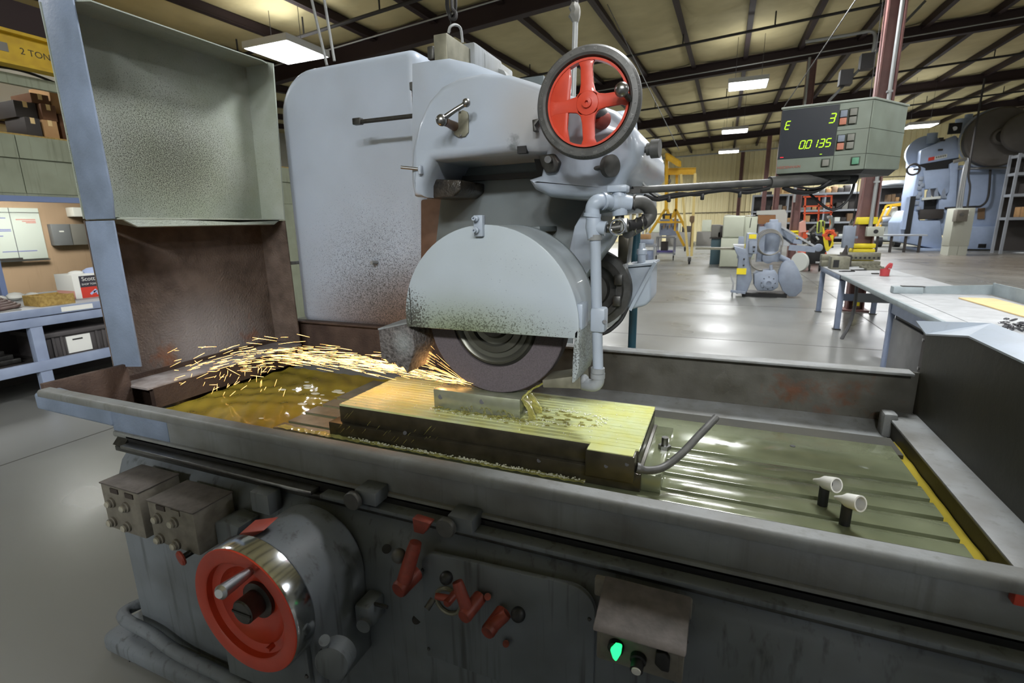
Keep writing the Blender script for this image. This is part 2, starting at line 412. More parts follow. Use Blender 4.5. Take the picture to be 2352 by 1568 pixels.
def wall(name, label, args, mat='wall_white'):
    return tag(MB().box(*args).build(name, mat, smooth=0), label, 'wall', kind='structure')
wall_back = wall('wall_back', 'far cream corrugated steel end wall of the hall', (X0, X1, Y1, Y1 + .2, 0, 8.4), 'wall_cream')
wall('wall_left', 'plain pale wall on the far left side of the hall', (X0 - .2, X0, Y0, Y1, 0, 8.4))
wall('wall_right', 'plain pale wall on the far right side of the hall', (X1, X1 + .2, Y0, Y1, 0, 8.4))
wall('wall_front', 'plain pale wall behind the viewer', (X0, X1, Y0 - .2, Y0, 0, 8.4))
pm = MB(); sec = [(0, 0), (.06, 0), (.09, -.05), (.14, -.05), (.17, 0), (.40, 0), (.43, -.05), (.48, -.05), (.51, 0), (.74, 0), (.77, -.05), (.82, -.05), (.85, 0), (1.0, 0)]
for (a, b), (c, d) in zip(sec, sec[1:]): pm.add([(a, b, 0), (c, d, 0), (c, d, 8.0), (a, b, 8.0)], [(0, 1, 2, 3)])
first = None
for i in range(26):
    if first is None: first = pm.build('wall_panel', 'wall_cream', wall_back, smooth=0); o = first
    else: o = first.copy(); COL.objects.link(o)
    o.location = (-9 + i, Y1 - .02, 0)
for z in (2.35, 4.6):
    MB().beam(V(-9, Y1 - .1, z), V(17, Y1 - .1, z), .06, .05).build('girt', 'steel_brown', wall_back, smooth=0)

# steel columns under the rafters
for k, (x, y) in enumerate(((2.27, 10.67), (2.2, 20.0), (2.3, 29.4), (2.3, 38.7), (.9, 45.6))):
    lab = ['tall brown steel column wrapped in yellow tape with grey conduit', 'brown steel column behind the cream machine tool', 'slim brown column farther down the hall', 'farthest free-standing brown column near the end wall', 'thin brown column against the cream end wall'][k]
    c = thing('steel_column', lab, 'column', (x, y, 0), kind='structure'); top = raft_z(x, y) + .02
    MB().ibeam(V(x, y, .03), V(x, y, top), .24, .26, .022, V(1, 0, 0)).build('shaft', 'column_brown', c, smooth=0)
    MB().box(x - .2, x + .2, y - .2, y + .2, 0, .03).build('base_plate', 'column_brown', c, smooth=0)
    if k == 0:
        for z0, z1, n in ((.84, 1.2, 4),):
            for i in range(n):
                za = z0 + (z1 - z0) * i / n + .004; zb = z0 + (z1 - z0) * (i + 1) / n - .006
                MB().box(x - .165, x + .165, y - .165, y + .165, za, zb).build('tape_band', 'yellow_tape', c, .02)
        MB().box(x - .14, x + .14, y - .15, y + .15, 1.52, 1.64).build('tape_band', 'yellow_tape', c, .01)
        MB().box(x - .05, x + .05, y - .15, y - .13, .1, .3).build('tape_band', 'yellow_tape', c)
        MB().cyl(V(x + .04, y - .17, 1.48), V(x + .04, y - .17, top), .03, n=10).build('conduit', 'pipe_grey', c)
        for z in (2.2, 3.6, 5): MB().box(x + .0, x + .08, y - .2, y - .13, z, z + .03).build('conduit_clip', 'pipe_grey', c)
        j = MB().box(x - .02, x + .22, y - .3, y - .14, 1.32, 1.48).build('socket_box', 'beige', c, .008); MB().cyl(V(x + .1, y - .305, 1.4), V(x + .1, y - .295, 1.4), .035).build('socket_hole', 'black', j)
        b = MB().box(x - .34, x - .17, y - .22, y - .08, 1.12, 1.5).build('switch_box', 'grey_machine', c, .01); MB().box(x - .18, x - .11, y - .13, y - .09, 1.28, 1.32).build('box_bracket', 'grey_machine', c)
        MB().tube(smooth_path([V(x - .25, y - .15, 1.12), V(x - .27, y - .15, 1.02), V(x - .23, y - .15, .96), V(x - .21, y - .15, 1.02)]), .012, 6).build('hook', 'steel_dark', c)
    if k == 1:
        MB().cyl(V(x - .1, y - .2, 2.2), V(x - .1, y - .2, top), .04, n=10).build('conduit', 'pipe_grey', c)
        for i in range(3): MB().box(x - .14, x + .14, y - .15, y + .15, 1.0 + i * .1, 1.07 + i * .1).build('tape_band', 'yellow_tape', c, .01)

# ceiling lights
def ceiling_light(x, y, z, s, label, t=.09, k=1):
    c = thing('ceiling_light', label, 'light', (x, y, z), 'square ceiling lights')
    m = MB(); h = s / 2
    m.box(x - h - .03, x + h + .03, y - h - .03, y + h + .03, z + .03, z + t)
    for a in (-1, 1): m.box(x + a * (h + .02) - .012, x + a * (h + .02) + .012, y - h - .03, y + h + .03, z - .03, z + .03); m.box(x - h - .03, x + h + .03, y + a * (h + .02) - .012, y + a * (h + .02) + .012, z - .03, z + .03)
    m.build('housing', 'lamp_body', c, smooth=0)
    MB().box(x - h, x + h, y - h, y + h, z + .008, z + .03).build('diffuser', 'lamp_glow', c, smooth=0)
    for a in (-1, 1):
        MB().cyl(V(x + a * h * .7, y, z + t), V(x + a * h * .7, y, raft_z(x, y) + .4), .006, n=6).build('hanger', 'pipe_dark', c)
    L = bpy.data.lights.new('lamp', 'AREA'); L.shape = 'SQUARE'; L.size = s; L.energy = LAMP_W * k; L.color = (.97, .985, 1)
    lo = bpy.data.objects.new('lamp', L); COL.objects.link(lo); lo.parent = c; lo.location = (0, 0, -.004)
    if 'outside' in label or 'hidden' in label:
        if (x, y) != (.9, 10.5): return
    U = bpy.data.lights.new('roof_fill', 'AREA'); U.shape = 'SQUARE'; U.size = s * .9; U.energy = LAMP_W * .09; U.color = (.97, .985, 1)  # added upward light to brighten the roof
    uo = bpy.data.objects.new('roof_fill', U); COL.objects.link(uo); uo.parent = c; uo.location = (0, 0, t + .01); uo.rotation_euler = (math.pi, 0, 0)
MT['lamp_glow'].cycles.emission_sampling = 'NONE'
ceiling_light(-8.22, 8.4, 5.0, 1.06, 'large bright square ceiling light left of the grinder column')
ceiling_light(.32, 17.4, 5.5, 1.0, 'bright ceiling light panel nearest right of the red handwheel')
ceiling_light(.1, 25.6, 5.5, 1.0, 'middle ceiling light panel of the row right of the handwheel')
ceiling_light(-.1, 32.7, 5.5, 1.0, 'small farthest ceiling light panel above the yellow gantry', k=2)
ceiling_light(7.45, 28.1, 5.5, 1.0, 'ceiling light between digital readout and the blue press', k=1.6)
ceiling_light(7.6, 34, 5.5, 1.0, 'thin distant ceiling light strip just right of the digital readout', k=2)
for x, y, z in ((.6, 4.0, 5.6), (.9, 10.5, 5.6), (-8.2, 1.6, 5.0), (8.0, 9.6, 6.0), (8.0, 1.6, 5.9), (8.0, 17.6, 6.0), (-8.2, 17, 5.5), (15, 24, 6.3), (.4, -6.4, 5.3), (2.4, -6.4, 5.4), (4.4, -6.4, 5.6)):  # row behind the viewer is added to light the grinder's upper front
    ceiling_light(x, y, z, 1.05, 'unseen square ceiling light panel outside the picture', k=3.5 if y < -3 else (1.8 if (x, y) == (8.0, 17.6) else .45 if (x, y) == (-8.2, 1.6) else 1.8 if (x, y) == (.6, 4.0) else 1))
for x, y in ((-8, 40), (7.9, 40.5), (15.5, 38), (-8, 31)): ceiling_light(x, y, 5.6, 1.05, 'added far ceiling light panel hidden behind nearer machines', k=4.5)  # lamps added out of sight to brighten the end wall

# pipes and conduits under the roof
def run(name, label, pts, r, mat, cat='pipe', hang=0):
    t = thing(name, label, cat, pts[0])
    MB().tube(pts, r, 8).build('tube', mat, t)
    if hang:
        a, b = Vector(pts[0]), Vector(pts[-1])
        for i in range(1, hang):
            p = a.lerp(b, i / hang); MB().cyl(p, p + V(0, 0, .34), .018, n=6).build('pipe_hanger', mat, t)
    return t
def xrun(y, dz, xa, xb): return [V(xa, y, raft_z(xa, y) + dz), V(xb, y, raft_z(xb, y) + dz)]
run('sprinkler_pipe', 'dark sprinkler pipe nearest the viewer under the roof', xrun(8.9, .04, -12, 5), .035, 'pipe_dark', hang=9)
run('sprinkler_pipe', 'dark sprinkler pipe crossing between second and third roof beams', xrun(15.6, .05, -8, 14), .035, 'pipe_dark', hang=10)
run('sprinkler_pipe', 'dark sprinkler pipe above the middle ceiling light', xrun(24.5, .08, -9, 17), .04, 'pipe_dark', hang=9)
run('sprinkler_pipe', 'dark sprinkler pipe above the farthest ceiling light', xrun(33.5, .08, -9, 18), .04, 'pipe_dark', hang=9)
run('ceiling_conduit', 'thin pale conduit running beside the nearest sprinkler pipe', xrun(9.7, .0, -12, 4), .014, 'pipe_grey')
run('ceiling_conduit', 'thin pale conduit under the second roof beam', xrun(18.9, -.06, -6, 14), .016, 'pipe_grey')
run('wall_conduit', 'pale conduit running along the top of the end wall', [V(-8, 45.5, 6.75), V(4, 45.5, 7.05)], .06, 'pipe_grey')
for i in range(4):
    x = -7.6 + i * .55
    run('bent_conduit', ['leftmost', 'second from left', 'third from left', 'rightmost'][i] + ' bent grey conduit on the wall behind the gantry', smooth_path([V(x + .42, 45.3, 6.62), V(x + .3, 45.3, 6.6), V(x + .05, 45.3, 6.45), V(x, 45.3, 6.0), V(x, 45.3, 5.2), V(x, 45.3, .0)], 4), .11, 'pipe_grey')['group'] = 'bent conduits on the end wall'
# lattice cable tray and brace on the right
t = thing('cable_tray', 'grey lattice cable tray sloping behind the digital readout', 'cable tray', (2.6, 14, 5))
A, B = ay(1900, 236, 14), ay(2120, 8, 14); d, s, u = frame(B - A, V(0, 1, 0))
for q in (-.13, .13): MB().beam(A + u * q, B + u * q, .05, .05).build('rail', 'iron', t, smooth=0)
for i in range(14):
    p = A.lerp(B, i / 14); q = A.lerp(B, (i + .5) / 14); MB().beam(p + u * .13, q - u * .13, .02, .02).build('rung', 'iron', t, smooth=0)
MB().box(*(lambda c: (c.x - .12, c.x + .12, c.y - .3, c.y - .06, c.z - .15, c.z + .15))(ay(1985, 148, 14))).build('junction_box', 'pipe_dark', t)
MB().box(*(lambda c: (c.x - .12, c.x + .12, c.y - .3, c.y - .06, c.z - .15, c.z + .15))(ay(1938, 184, 14))).build('junction_box', 'pipe_dark', t)
MB().tube(smooth_path([ay(1850, 96, 14.2), ay(1960, 78, 14.2), ay(2000, 72, 14.2), ay(2010, 86, 14.2), ay(2003, 130, 14.2)], 6), .035, 8).build('conduit_loop', 'pipe_grey', t)
# hanging air lines
def cable(name, label, pts, r, mat, cat='cable', n=8): return tag(MB().tube(smooth_path(pts, n), r, 8).build(name, mat), label, cat)
def drop_to(p):      # up to the roof
    return V(p.x, p.y, raft_z(p.x, p.y) + .4)
cable('guy_wire', 'thin wire slanting from the roof past the red handwheel', [ay(1395, 10, 9), ay(1560, 345, 9)], .006, 'iron')
cable('guy_wire', 'thin wire slanting from the roof behind the digital readout', [ay(1965, 0, 10), ay(1800, 247, 10)], .008, 'iron')
cable('air_pipe', 'left of two thin grey pipes hanging behind the column cover', [ay(716, 0, 5.0), ay(751, 150, 5.0)], .016, 'pipe_grey')
cable('air_pipe', 'right of two thin grey pipes hanging behind the column cover', [ay(745, 0, 5.0), ay(768, 140, 5.0)], .016, 'pipe_grey')
cable('red_wire', 'thin rust red rod hanging beside the taped brown column', [ay(2036, 0, 9), ay(2010, 222, 9), ay(1990, 400, 9), ay(1960, 520, 9)], .008, 'column_brown')
t = thing('drop_pipe', 'grey drop pipe with taped joint behind the red handwheel', 'pipe', ay(1318, 200, 3.2))
MB().cyl(ay(1322, 40, 3.2), ay(1316, 235, 3.2), .017, n=10).build('pipe', 'pipe_grey', t); MB().cyl(ay(1318, -60, 3.2), ay(1322, 40, 3.2), .022, n=8).build('upper_pipe', 'pipe_dark', t)
MB().tube([ay(1322, 52, 3.2), ay(1322, 44, 3.2), ay(1319, 36, 3.2), ay(1322, 26, 3.2), ay(1319, 16, 3.2), ay(1321, 4, 3.2)], [.018, .026, .036, .03, .034, .018], 7).build('tape_wrap', 'goods_grey', t)

# tall cabinets added behind the viewer to keep the base front in shade
for i, x in enumerate((-.9, .3, 1.5, 2.7)):
    t = thing('shade_cabinet', 'tall grey cabinet added unseen behind the viewer to shade the grinder base', 'cabinet', (x + .58, -1.6, 0), 'added shading cabinets behind the viewer')
    MB().box(x, x + 1.16, -1.9, -1.3, .06, 2.48).build('body', 'rack_grey', t, .01)
    for k in (0, 1): d = MB().box(x + .02 + k * .57, x + .57 + k * .57, -1.3, -1.28, .1, 2.45).build('door', 'rack_grey', t, .004); MB().box(x + (.5 if k == 0 else .63), x + (.53 if k == 0 else .66), -1.28, -1.25, 1.0, 1.2).build('handle', 'steel', d)
    MB().box(x + .03, x + 1.13, -1.87, -1.33, 0, .06).build('plinth', 'black', t)

t = thing('hoist_hook', 'dark hoist hook and looped cable hanging above the grinder head', 'hook', ay(1036, 60, 4.0))
MB().tube(smooth_path([ay(1037, -60, 4.0), ay(1038, 8, 4.0), ay(1040, 22, 4.0), ay(1047, 30, 4.0), ay(1046, 42, 4.0), ay(1036, 44, 4.0), ay(1032, 34, 4.0)], 5), .014, 8).build('hook', 'pipe_dark', t)
for k in range(3): MB().tube(smooth_path([ay(1030 + 2 * k, -40, 4.02), ay(1024 + 3 * k, 10, 4.02), ay(1034 + 2 * k, 40, 4.02), ay(1048 - 2 * k, 22, 4.02), ay(1046 - k, -40, 4.02)], 6), .007, 6).build('cable_loop', 'pipe_dark', t)
MB().cyl(ay(1036, 30, 4.0), ay(1034, 74, 4.0), .006, n=6).build('drop_wire', 'pipe_dark', t)

# ================================================================== surface grinder
G = thing('surface_grinder', 'large grey surface grinder throwing sparks in the foreground', 'grinder', (-.9, 1.7, 0))
def loft(layers, cap=True):
    m = MB(); n = len(layers[0]); vs = [p for L in layers for p in L]; fs = []
    for i in range(len(layers) - 1):
        for k in range(n): fs.append((i * n + k, i * n + (k + 1) % n, (i + 1) * n + (k + 1) % n, (i + 1) * n + k))
    if cap: fs += [tuple(range(n - 1, -1, -1)), tuple((len(layers) - 1) * n + k for k in range(n))]
    return m.add(vs, fs)
def arc(cx, cz, r, a0, a1, n): return [(cx + r * math.cos(math.radians(a0 + (a1 - a0) * i / n)), cz + r * math.sin(math.radians(a0 + (a1 - a0) * i / n))) for i in range(n + 1)]

# ---- base
MB().prism([V(-1.985, y, z) for y, z in ((.97, .05), (.97, .64), (.985, .72), (1.01, .785), (1.045, .822), (1.056, .822), (1.056, .68), (2.25, .68), (2.25, .05))], V(3.75, 0, 0)).build('base', 'base_paint', G, .03, 4)
MB().box(-2.12, 1.78, .885, 2.35, 0, .085).build('base_foot', 'base_paint', G, .03, 4)
MB().tube(smooth_path([V(-2.04, 1.06, .14), V(-2.06, .96, .15), V(-2.0, .925, .155), V(-1.85, .92, .15), V(-1.7, .92, .115), V(-1.4, .92, .105), V(-1.0, .92, .105)], 6), .022, 10).build('foot_conduit', 'base_paint', G)
MB().prism([az(283, 1487, .002), az(320, 1497, .002), az(297, 1520, .002)], V(0, 0, .012)).build('floor_shim', 'steel_dark', G)
# ways between base and trough
MB().box(-1.99, 1.76, 1.0, 1.056, .823, .842).build('way_strip', 'steel_dark', G, .003)
MB().box(-1.93, -1.05, .985, 1.06, .845, .858).build('way_strip', 'steel', G, .003)
MB().box(-1.02, 1.76, .985, 1.06, .842, .855).build('way_strip', 'base_paint', G, .003)
MB().box(-1.95, 1.76, 1.02, 1.056, .842, .875).build('way_cover', 'black', G)
MB().prism([V(-2.0, 1.0, .845), V(-2.0, 1.055, .845), V(-2.0, 1.055, .905)], V(.06, 0, 0)).build('way_end', 'steel_dark', G)
MB().beam(V(-2.02, 1.06, .905), V(-1.995, 1.02, .84), .012, .02).build('way_stay', 'steel_dark', G)
# ---- trough
T = MB().box(-2.0, .66, 1.06, 2.39, .685, .70).box(-2.6, -2.0, 1.38, 2.39, .735, .75).build('coolant_trough', 'trough_inner', G)
MB().box(-2.03, .92, 1.03, 1.045, .865, .98).build('front_wall', 'trough_paint', T, .004)
MB().box(-2.03, .92, 1.02, 1.05, .862, .885).build('front_foot_strip', 'trough_paint', T, .008)
MB().prism([V(-2.44, y, z) for y, z in ((1.004, .972), (1.004, .992), (1.012, 1.0), (1.05, 1.0), (1.058, .992), (1.058, .972))], V(3.36, 0, 0)).build('front_rim', 'trough_paint', T, .004)
MB().prism([V(-2.53, 1.03, .90), V(-2.02, 1.022, .90), V(-2.02, 1.07, .90), V(-2.53, 1.12, .90)], V(0, 0, .07)).build('end_pan', 'shield_frame', T, .012, 3)
MB().box(-2.03, -1.72, 1.028, 1.032, .885, .975).build('end_pan_joint', 'shield_frame', T, .002)
MB().prism([V(-2.6, y, z) for y, z in ((1.115, .89), (1.375, .735), (1.385, .75), (1.115, .91))], V(.6, 0, 0)).build('sloped_floor', 'rust_brown', T)
MB().prism([V(-2.0, y, z) for y, z in ((1.06, .70), (1.38, .70), (1.38, .74), (1.1, .90), (1.06, .90))], V(.01, 0, 0)).build('step_wall', 'rust_brown', T)
MB().prism([V(-2.535, y, z) for y, z in ((1.1, .90), (1.38, .74), (1.38, 1.0), (1.06, 1.0), (1.06, .96))], V(.025, 0, 0)).build('left_wall', 'rust_brown', T, .003)
MB().box(-2.61, -2.59, 1.37, 2.4, .74, .92).build('left_end_wall', 'rust_brown', T)
MB().box(-2.59, -.95, 2.39, 2.405, .70, 1.03).build('back_wall', 'rust_brown', T)
MB().box(-2.52, -.95, 2.355, 2.41, 1.02, 1.032).build('back_lip', 'rust_brown', T, .004)
MB().box(-.95, .76, 2.39, 2.405, .70, 1.0).build('back_wall', 'trough_inner', T)
MB().box(-.95, .735, 2.345, 2.42, .994, 1.006).build('back_rim', 'trough_paint', T, .004)
MB().prism([V(-2.4, y, z) for y, z in ((2.39, .70), (2.39, .79), (2.34, .772), (2.2, .765), (2.18, .75), (2.18, .70))], V(3.05, 0, 0)).build('gutter_ledge', 'trough_paint', T, .006)
MB().box(.66, .672, 1.06, 2.39, .70, .832).build('right_wall', 'guard_dark', T)
MB().box(.655, .765, 1.06, 2.36, .826, .838).build('right_ledge', 'trough_paint', T, .004)
MB().obox(V(.655, 2.29, .81), .05, .07, .1).build('corner_lug', 'trough_paint', T, .012)
# right end guard
R_ = MB().prism([V(.762, y, z) for y, z in ((1.06, .80), (2.395, .80), (2.395, 1.16), (2.04, 1.226), (1.06, 1.226))], V(.006, 0, 0)).build('end_guard', 'guard_dark', T)
MB().box(.64, .762, 2.392, 2.398, .83, 1.0).build('guard_wing', 'guard_dark', R_)
MB().add([V(.76, 2.395, 1.16), V(.76, 2.04, 1.226), V(.9, 2.26, 1.236), V(.745, 2.47, 1.197), V(.76, 2.395, 1.154), V(.76, 2.04, 1.22), V(.9, 2.26, 1.23), V(.745, 2.47, 1.191)],
         [(0, 1, 2, 3), (7, 6, 5, 4), (0, 4, 5, 1), (1, 5, 6, 2), (2, 6, 7, 3), (3, 7, 4, 0)]).build('guard_flange', 'machine_paint', R_, smooth=0)
MB().add([V(.76, 2.04, 1.226), V(.76, 1.06, 1.226), V(.9, 1.06, 1.236), V(.9, 2.26, 1.236), V(.76, 2.04, 1.22), V(.76, 1.06, 1.22), V(.9, 1.06, 1.23), V(.9, 2.26, 1.23)],
         [(0, 1, 2, 3), (7, 6, 5, 4), (0, 4, 5, 1), (1, 5, 6, 2), (2, 6, 7, 3), (3, 7, 4, 0)]).build('guard_flange', 'machine_paint', R_, smooth=0)
# ---- splash shield at the left end
SH = MB().box(-2.606, -2.6, 1.37, 2.31, .9, 1.648).build('splash_shield', 'shield_low', G)
MB().box(-2.606, -2.6, 1.37, 2.33, 1.655, 2.5).build('upper_panel', 'shield_face', SH)
MB().prism([V(-2.6, 1.37, .98), V(-2.4, 1.37, 1.0), V(-2.4, 1.37, 1.645), V(-2.595, 1.37, 1.645)], V(0, .008, 0)).build('front_flange', 'shield_frame', SH, .002)
MB().prism([V(-2.6, 1.375, 1.652), V(-2.4, 1.375, 1.652), V(-2.385, 1.375, 1.75), V(-2.4, 1.375, 2.53), V(-2.62, 1.375, 2.51)], V(0, .008, 0)).build('front_flange', 'shield_frame', SH, .002)
MB().prism([V(-2.6, 2.30, .9), V(-2.4, 2.30, .9), V(-2.4, 2.29, 1.645), V(-2.6, 2.29, 1.645)], V(0, .008, 0)).build('back_wing', 'shield_low', SH)
MB().prism([V(-2.6, 2.31, 1.65), V(-2.4, 2.29, 1.65), V(-2.4, 2.335, 2.50), V(-2.5, 2.335, 2.53), V(-2.6, 2.33, 2.50)], V(0, .008, 0)).build('back_wing', 'shield_face', SH)
MB().plate([V(-2.61, 1.375, 2.505), V(-2.33, 1.40, 2.47), V(-2.33, 2.2, 2.47), V(-2.44, 2.335, 2.505), V(-2.61, 2.335, 2.505)], .005).build('hood', 'shield_face', SH)
MB().prism([V(-2.6, 1.385, 1.655), V(-2.41, 1.4, 1.655), V(-2.41, 1.47, 1.615), V(-2.41, 2.22, 1.622), V(-2.41, 2.26, 1.645), V(-2.6, 2.3, 1.655)], V(.004, 0, .004)).build('drip_lip', 'shield_face', SH)
MB().plate([V(-2.605, 1.38, 1.652), V(-2.405, 1.39, 1.652), V(-2.405, 2.29, 1.652), V(-2.605, 2.3, 1.652)], .005).build('drip_shelf', 'shield_face', SH)
MB().prism([V(-2.6, y, z) for y, z in ((1.375, .885), (2.305, .885), (2.305, .897), (1.375, .897))], V(.21, 0, 0)).build('bottom_lip', 'lip_grey', SH, .003)
MB().box(-2.42, -2.39, 1.4, 2.3, .79, .89).build('bottom_apron', 'rust_brown', SH)
# ---- column and its cover
outl = [(-1.53, 1.0), (-2.5, 1.0)] + arc(-2.5 + .26, 2.49 - .26, .26, 180, 90, 10) + [(-1.53, 2.50)]
m = MB().prism([V(x, 2.43, z) for x, z in outl], V(0, .75, 0))
CV = m.build('column_cover', 'cover_paint', G, .06, 6, bangle=50)
for px, py in ((690, 602), (874, 601)): MB().cyl(ay(px, py, 2.46), ay(px, py, 2.46) + V(0, -.085, 0), .0105, n=14).build('locating_pin', 'machine_paint_dirty', CV)
MB().ball(ay(808, 541, 2.435), .05, 16, (1, .1, 1)).build('cover_dimple', 'cover_paint', CV)
MB().box(-1.52, -.86, 2.5, 3.1, .75, 2.3).build('column', 'slide_grey', G)
MB().box(-1.52, -1.2, 2.46, 2.5, 1.0, 2.3).build('way_plate', 'brass_rust', G)
p, q = ay(950, 266, 2.25), ay(816, 281, 2.25)
MB().cyl(p, q, .011, n=12).build('stop_rod', 'steel_dark', G)
MB().obox(ay(822, 279, 2.25), .05, .03, .032).build('rod_end', 'steel_dark', G, .004)
# ---- wheel head
A_px = [(952, 452), (945, 420), (944, 385), (948, 340), (962, 282), (985, 232), (1015, 198), (1055, 177), (1110, 166), (1170, 170), (1225, 187), (1290, 211), (1360, 232), (1418, 254), (1450, 284), (1462, 320), (1462, 372), (1446, 394),
        (1432, 440), (1404, 455), (1330, 457), (1262, 452), (1226, 434), (1214, 412), (1242, 402), (1254, 352), (1180, 353), (1000, 369), (986, 398), (976, 425), (976, 453)]
A3 = [ay(x, y, 1.64) for x, y in A_px]
B_px = [(950, 452), (950, 400), (950, 350), (950, 300), (950, 240), (950, 190), (950, 148), (985, 142), (1035, 136), (1090, 148)]
def mixl(k, y):
    out = []
    for i, p in enumerate(A3):
        b = ay(*B_px[i], 2.04) if i < len(B_px) else V(p.x, 2.04, p.z)
        if i in (10, 11): b = b + V(0, 0, .03)
        out.append(V(p.x + (b.x - p.x) * k, y, p.z + (b.z - p.z) * k))
    return out
cen = sum(A3, Vector()) / len(A3)
def inset(L, d):
    out = []; n = len(L)
    for i, p in enumerate(L):
        a, b = (L[i] - L[i - 1]), (L[(i + 1) % n] - L[i]); na = V(a.z, 0, -a.x).normalized(); nb = V(b.z, 0, -b.x).normalized()
        nn = (na + nb); nn = nn.normalized() if nn.length > 1e-6 else na
        out.append(p + nn * d)
    return out
L0 = mixl(0, 1.62)
HD = loft([inset([V(p.x, 1.62, p.z) for p in A3], .03), inset([V(p.x, 1.626, p.z) for p in A3], .016), inset([V(p.x, 1.64, p.z) for p in A3], .005), inset([V(p.x, 1.662, p.z) for p in A3], 0), mixl(0, 1.8), mixl(.06, 1.88), mixl(.25, 1.95), mixl(.6, 2.0), mixl(1, 2.03), mixl(1, 2.42)]).build('wheel_head', 'head_paint', G, smooth=50)
# slot, opening and slide beneath
MB().box(*(lambda a, b: (a.x, b.x, 1.6185, 1.64, b.z, a.z))(ay(1188, 336, 1.62), ay(1209, 351, 1.62))).build('slot', 'black', HD)
SL = MB().prism([ay(x, y, 1.9) for x, y in ((1020, 380), (1262, 352), (1350, 352), (1358, 470), (1330, 620), (1290, 760), (985, 760), (1000, 560))], V(0, .45, 0)).build('wheel_slide', 'slide_grey', G, .006)
MB().box(*(lambda a, b: (a.x, b.x, 1.88, 1.9, b.z, a.z))(ay(1062, 404, 1.88), ay(1240, 407, 1.88))).build('slide_joint', 'black', SL)
MB().prism([ay(x, y, 1.70) for x, y in ((977, 415), (1004, 411), (1058, 413), (1058, 436), (1040, 452), (982, 456))], V(0, .25, 0)).build('way_wiper', 'oily_black', HD, .006)
MB().prism([ay(x, y, 1.95) for x, y in ((965, 458), (1058, 448), (1012, 530), (1000, 600), (965, 610))], V(0, .3, 0)).build('way_bracket', 'brass_rust', HD, .01)
MB().prism([ay(x, y, 1.8) for x, y in ((1225, 356), (1262, 352), (1262, 415), (1235, 405))], V(0, .1, 0)).build('gib_plate', 'black', HD)
pv = MB().prism([ay(x, y, 1.60) for x, y in ((1236, 356), (1272, 352), (1286, 372), (1278, 395), (1254, 398), (1242, 378))], V(0, .03, 0)).build('pivot_plate', 'steel_dark', HD, .006)
MB().cyl(ay(1262, 366, 1.6), ay(1258, 366, 1.56), .011, n=12).build('pivot_pin', 'steel', pv)
# lever with ball ends on an oval plate
lp = MB().prism([ay(x, y, 1.612) for x, y in ((1052, 258), (1062, 252), (1072, 256), (1075, 264), (1075, 304), (1068, 313), (1052, 315), (1042, 308), (1042, 296), (1052, 280))], V(0, .012, 0)).build('lever_plate', 'steel_fixture', HD, .002)
for px, py in ((1056, 256), (1058, 311)): MB().ball(ay(px, py, 1.608), .004).build('plate_screw', 'steel', lp)
lv = MB().tube([ay(1046, 291, 1.62), ay(1030, 283, 1.56), ay(1020, 278, 1.53)], [.016, .013, .015], 12).build('feed_lever', 'brass_rust', HD)
MB().tube([ay(1018, 272, 1.52), ay(1045, 253, 1.53), ay(1068, 239, 1.55)], [.0085, .0075, .0075], 10).build('lever_bar', 'steel', lv)
MB().ball(ay(1014, 276, 1.515), .0185, 18).build('lever_ball', 'steel', lv)
MB().ball(ay(1071, 236, 1.55), .0135, 18).build('lever_ball', 'steel', lv)
MB().cyl(ay(968, 389, 1.62), ay(921, 384, 1.60), .0055, n=10).build('stop_pin', 'steel', HD)
MB().obox(ay(966, 390, 1.615), .012, .02, .03).build('pin_boss', 'head_paint', HD, .003)
MB().prism([ay(x, y, 1.58) for x, y in ((1222, 275), (1240, 271), (1228, 288), (1232, 300), (1224, 302))], V(0, .03, 0)).build('index_pointer', 'steel_dark', HD, .002)
# box and motor parts on top of the head
tb = MB().box(*(lambda a, b: (a.x, b.x, 2.08, 2.42, b.z - .02, a.z))(ay(995, 80, 2.08), ay(1028, 140, 2.08))).build('limit_switch_box', 'steel_fixture', HD, .004)
MB().box(*(lambda a, b: (a.x, b.x, 2.2, 2.35, b.z, a.z))(ay(980, 106, 2.2), ay(996, 135, 2.2))).build('switch_lug', 'steel_dark', tb, .006)
MB().box(*(lambda a, b: (a.x, b.x, 2.3, 2.62, b.z - .05, a.z))(ay(1056, 100, 2.3), ay(1092, 160, 2.3))).build('switch_body', 'machine_paint_dirty', HD, .012)
MB().box(*(lambda a, b: (a.x, b.x, 2.4, 2.75, b.z - .1, a.z))(ay(1080, 122, 2.4), ay(1116, 170, 2.4))).build('switch_base', 'machine_paint_dirty', HD, .012)
MB().prism([ay(x, y, 2.55) for x, y in ((1110, 140), (1158, 160), (1180, 200), (1100, 210))], V(0, .25, 0)).build('head_rear_cap', 'machine_paint_dirty', HD, .015)
MB().tube(smooth_path([ay(1030, 76, 2.25), ay(1034, 62, 2.25), ay(1046, 57, 2.28), ay(1058, 66, 2.32), ay(1062, 98, 2.34)], 6), .006, 8).build('switch_cable', 'pipe_grey', HD)
hg = MB().box(*(lambda a, b: (a.x, b.x, 2.28, 2.4, b.z, a.z))(ay(944, 192, 2.28), ay(950, 265, 2.28))).build('cover_hinge', 'steel_dark', G)
MB().box(*(lambda a, b: (a.x, b.x, 2.25, 2.3, b.z, a.z))(ay(939, 188, 2.25), ay(952, 206, 2.25))).build('hinge_knuckle', 'iron', hg, .005)
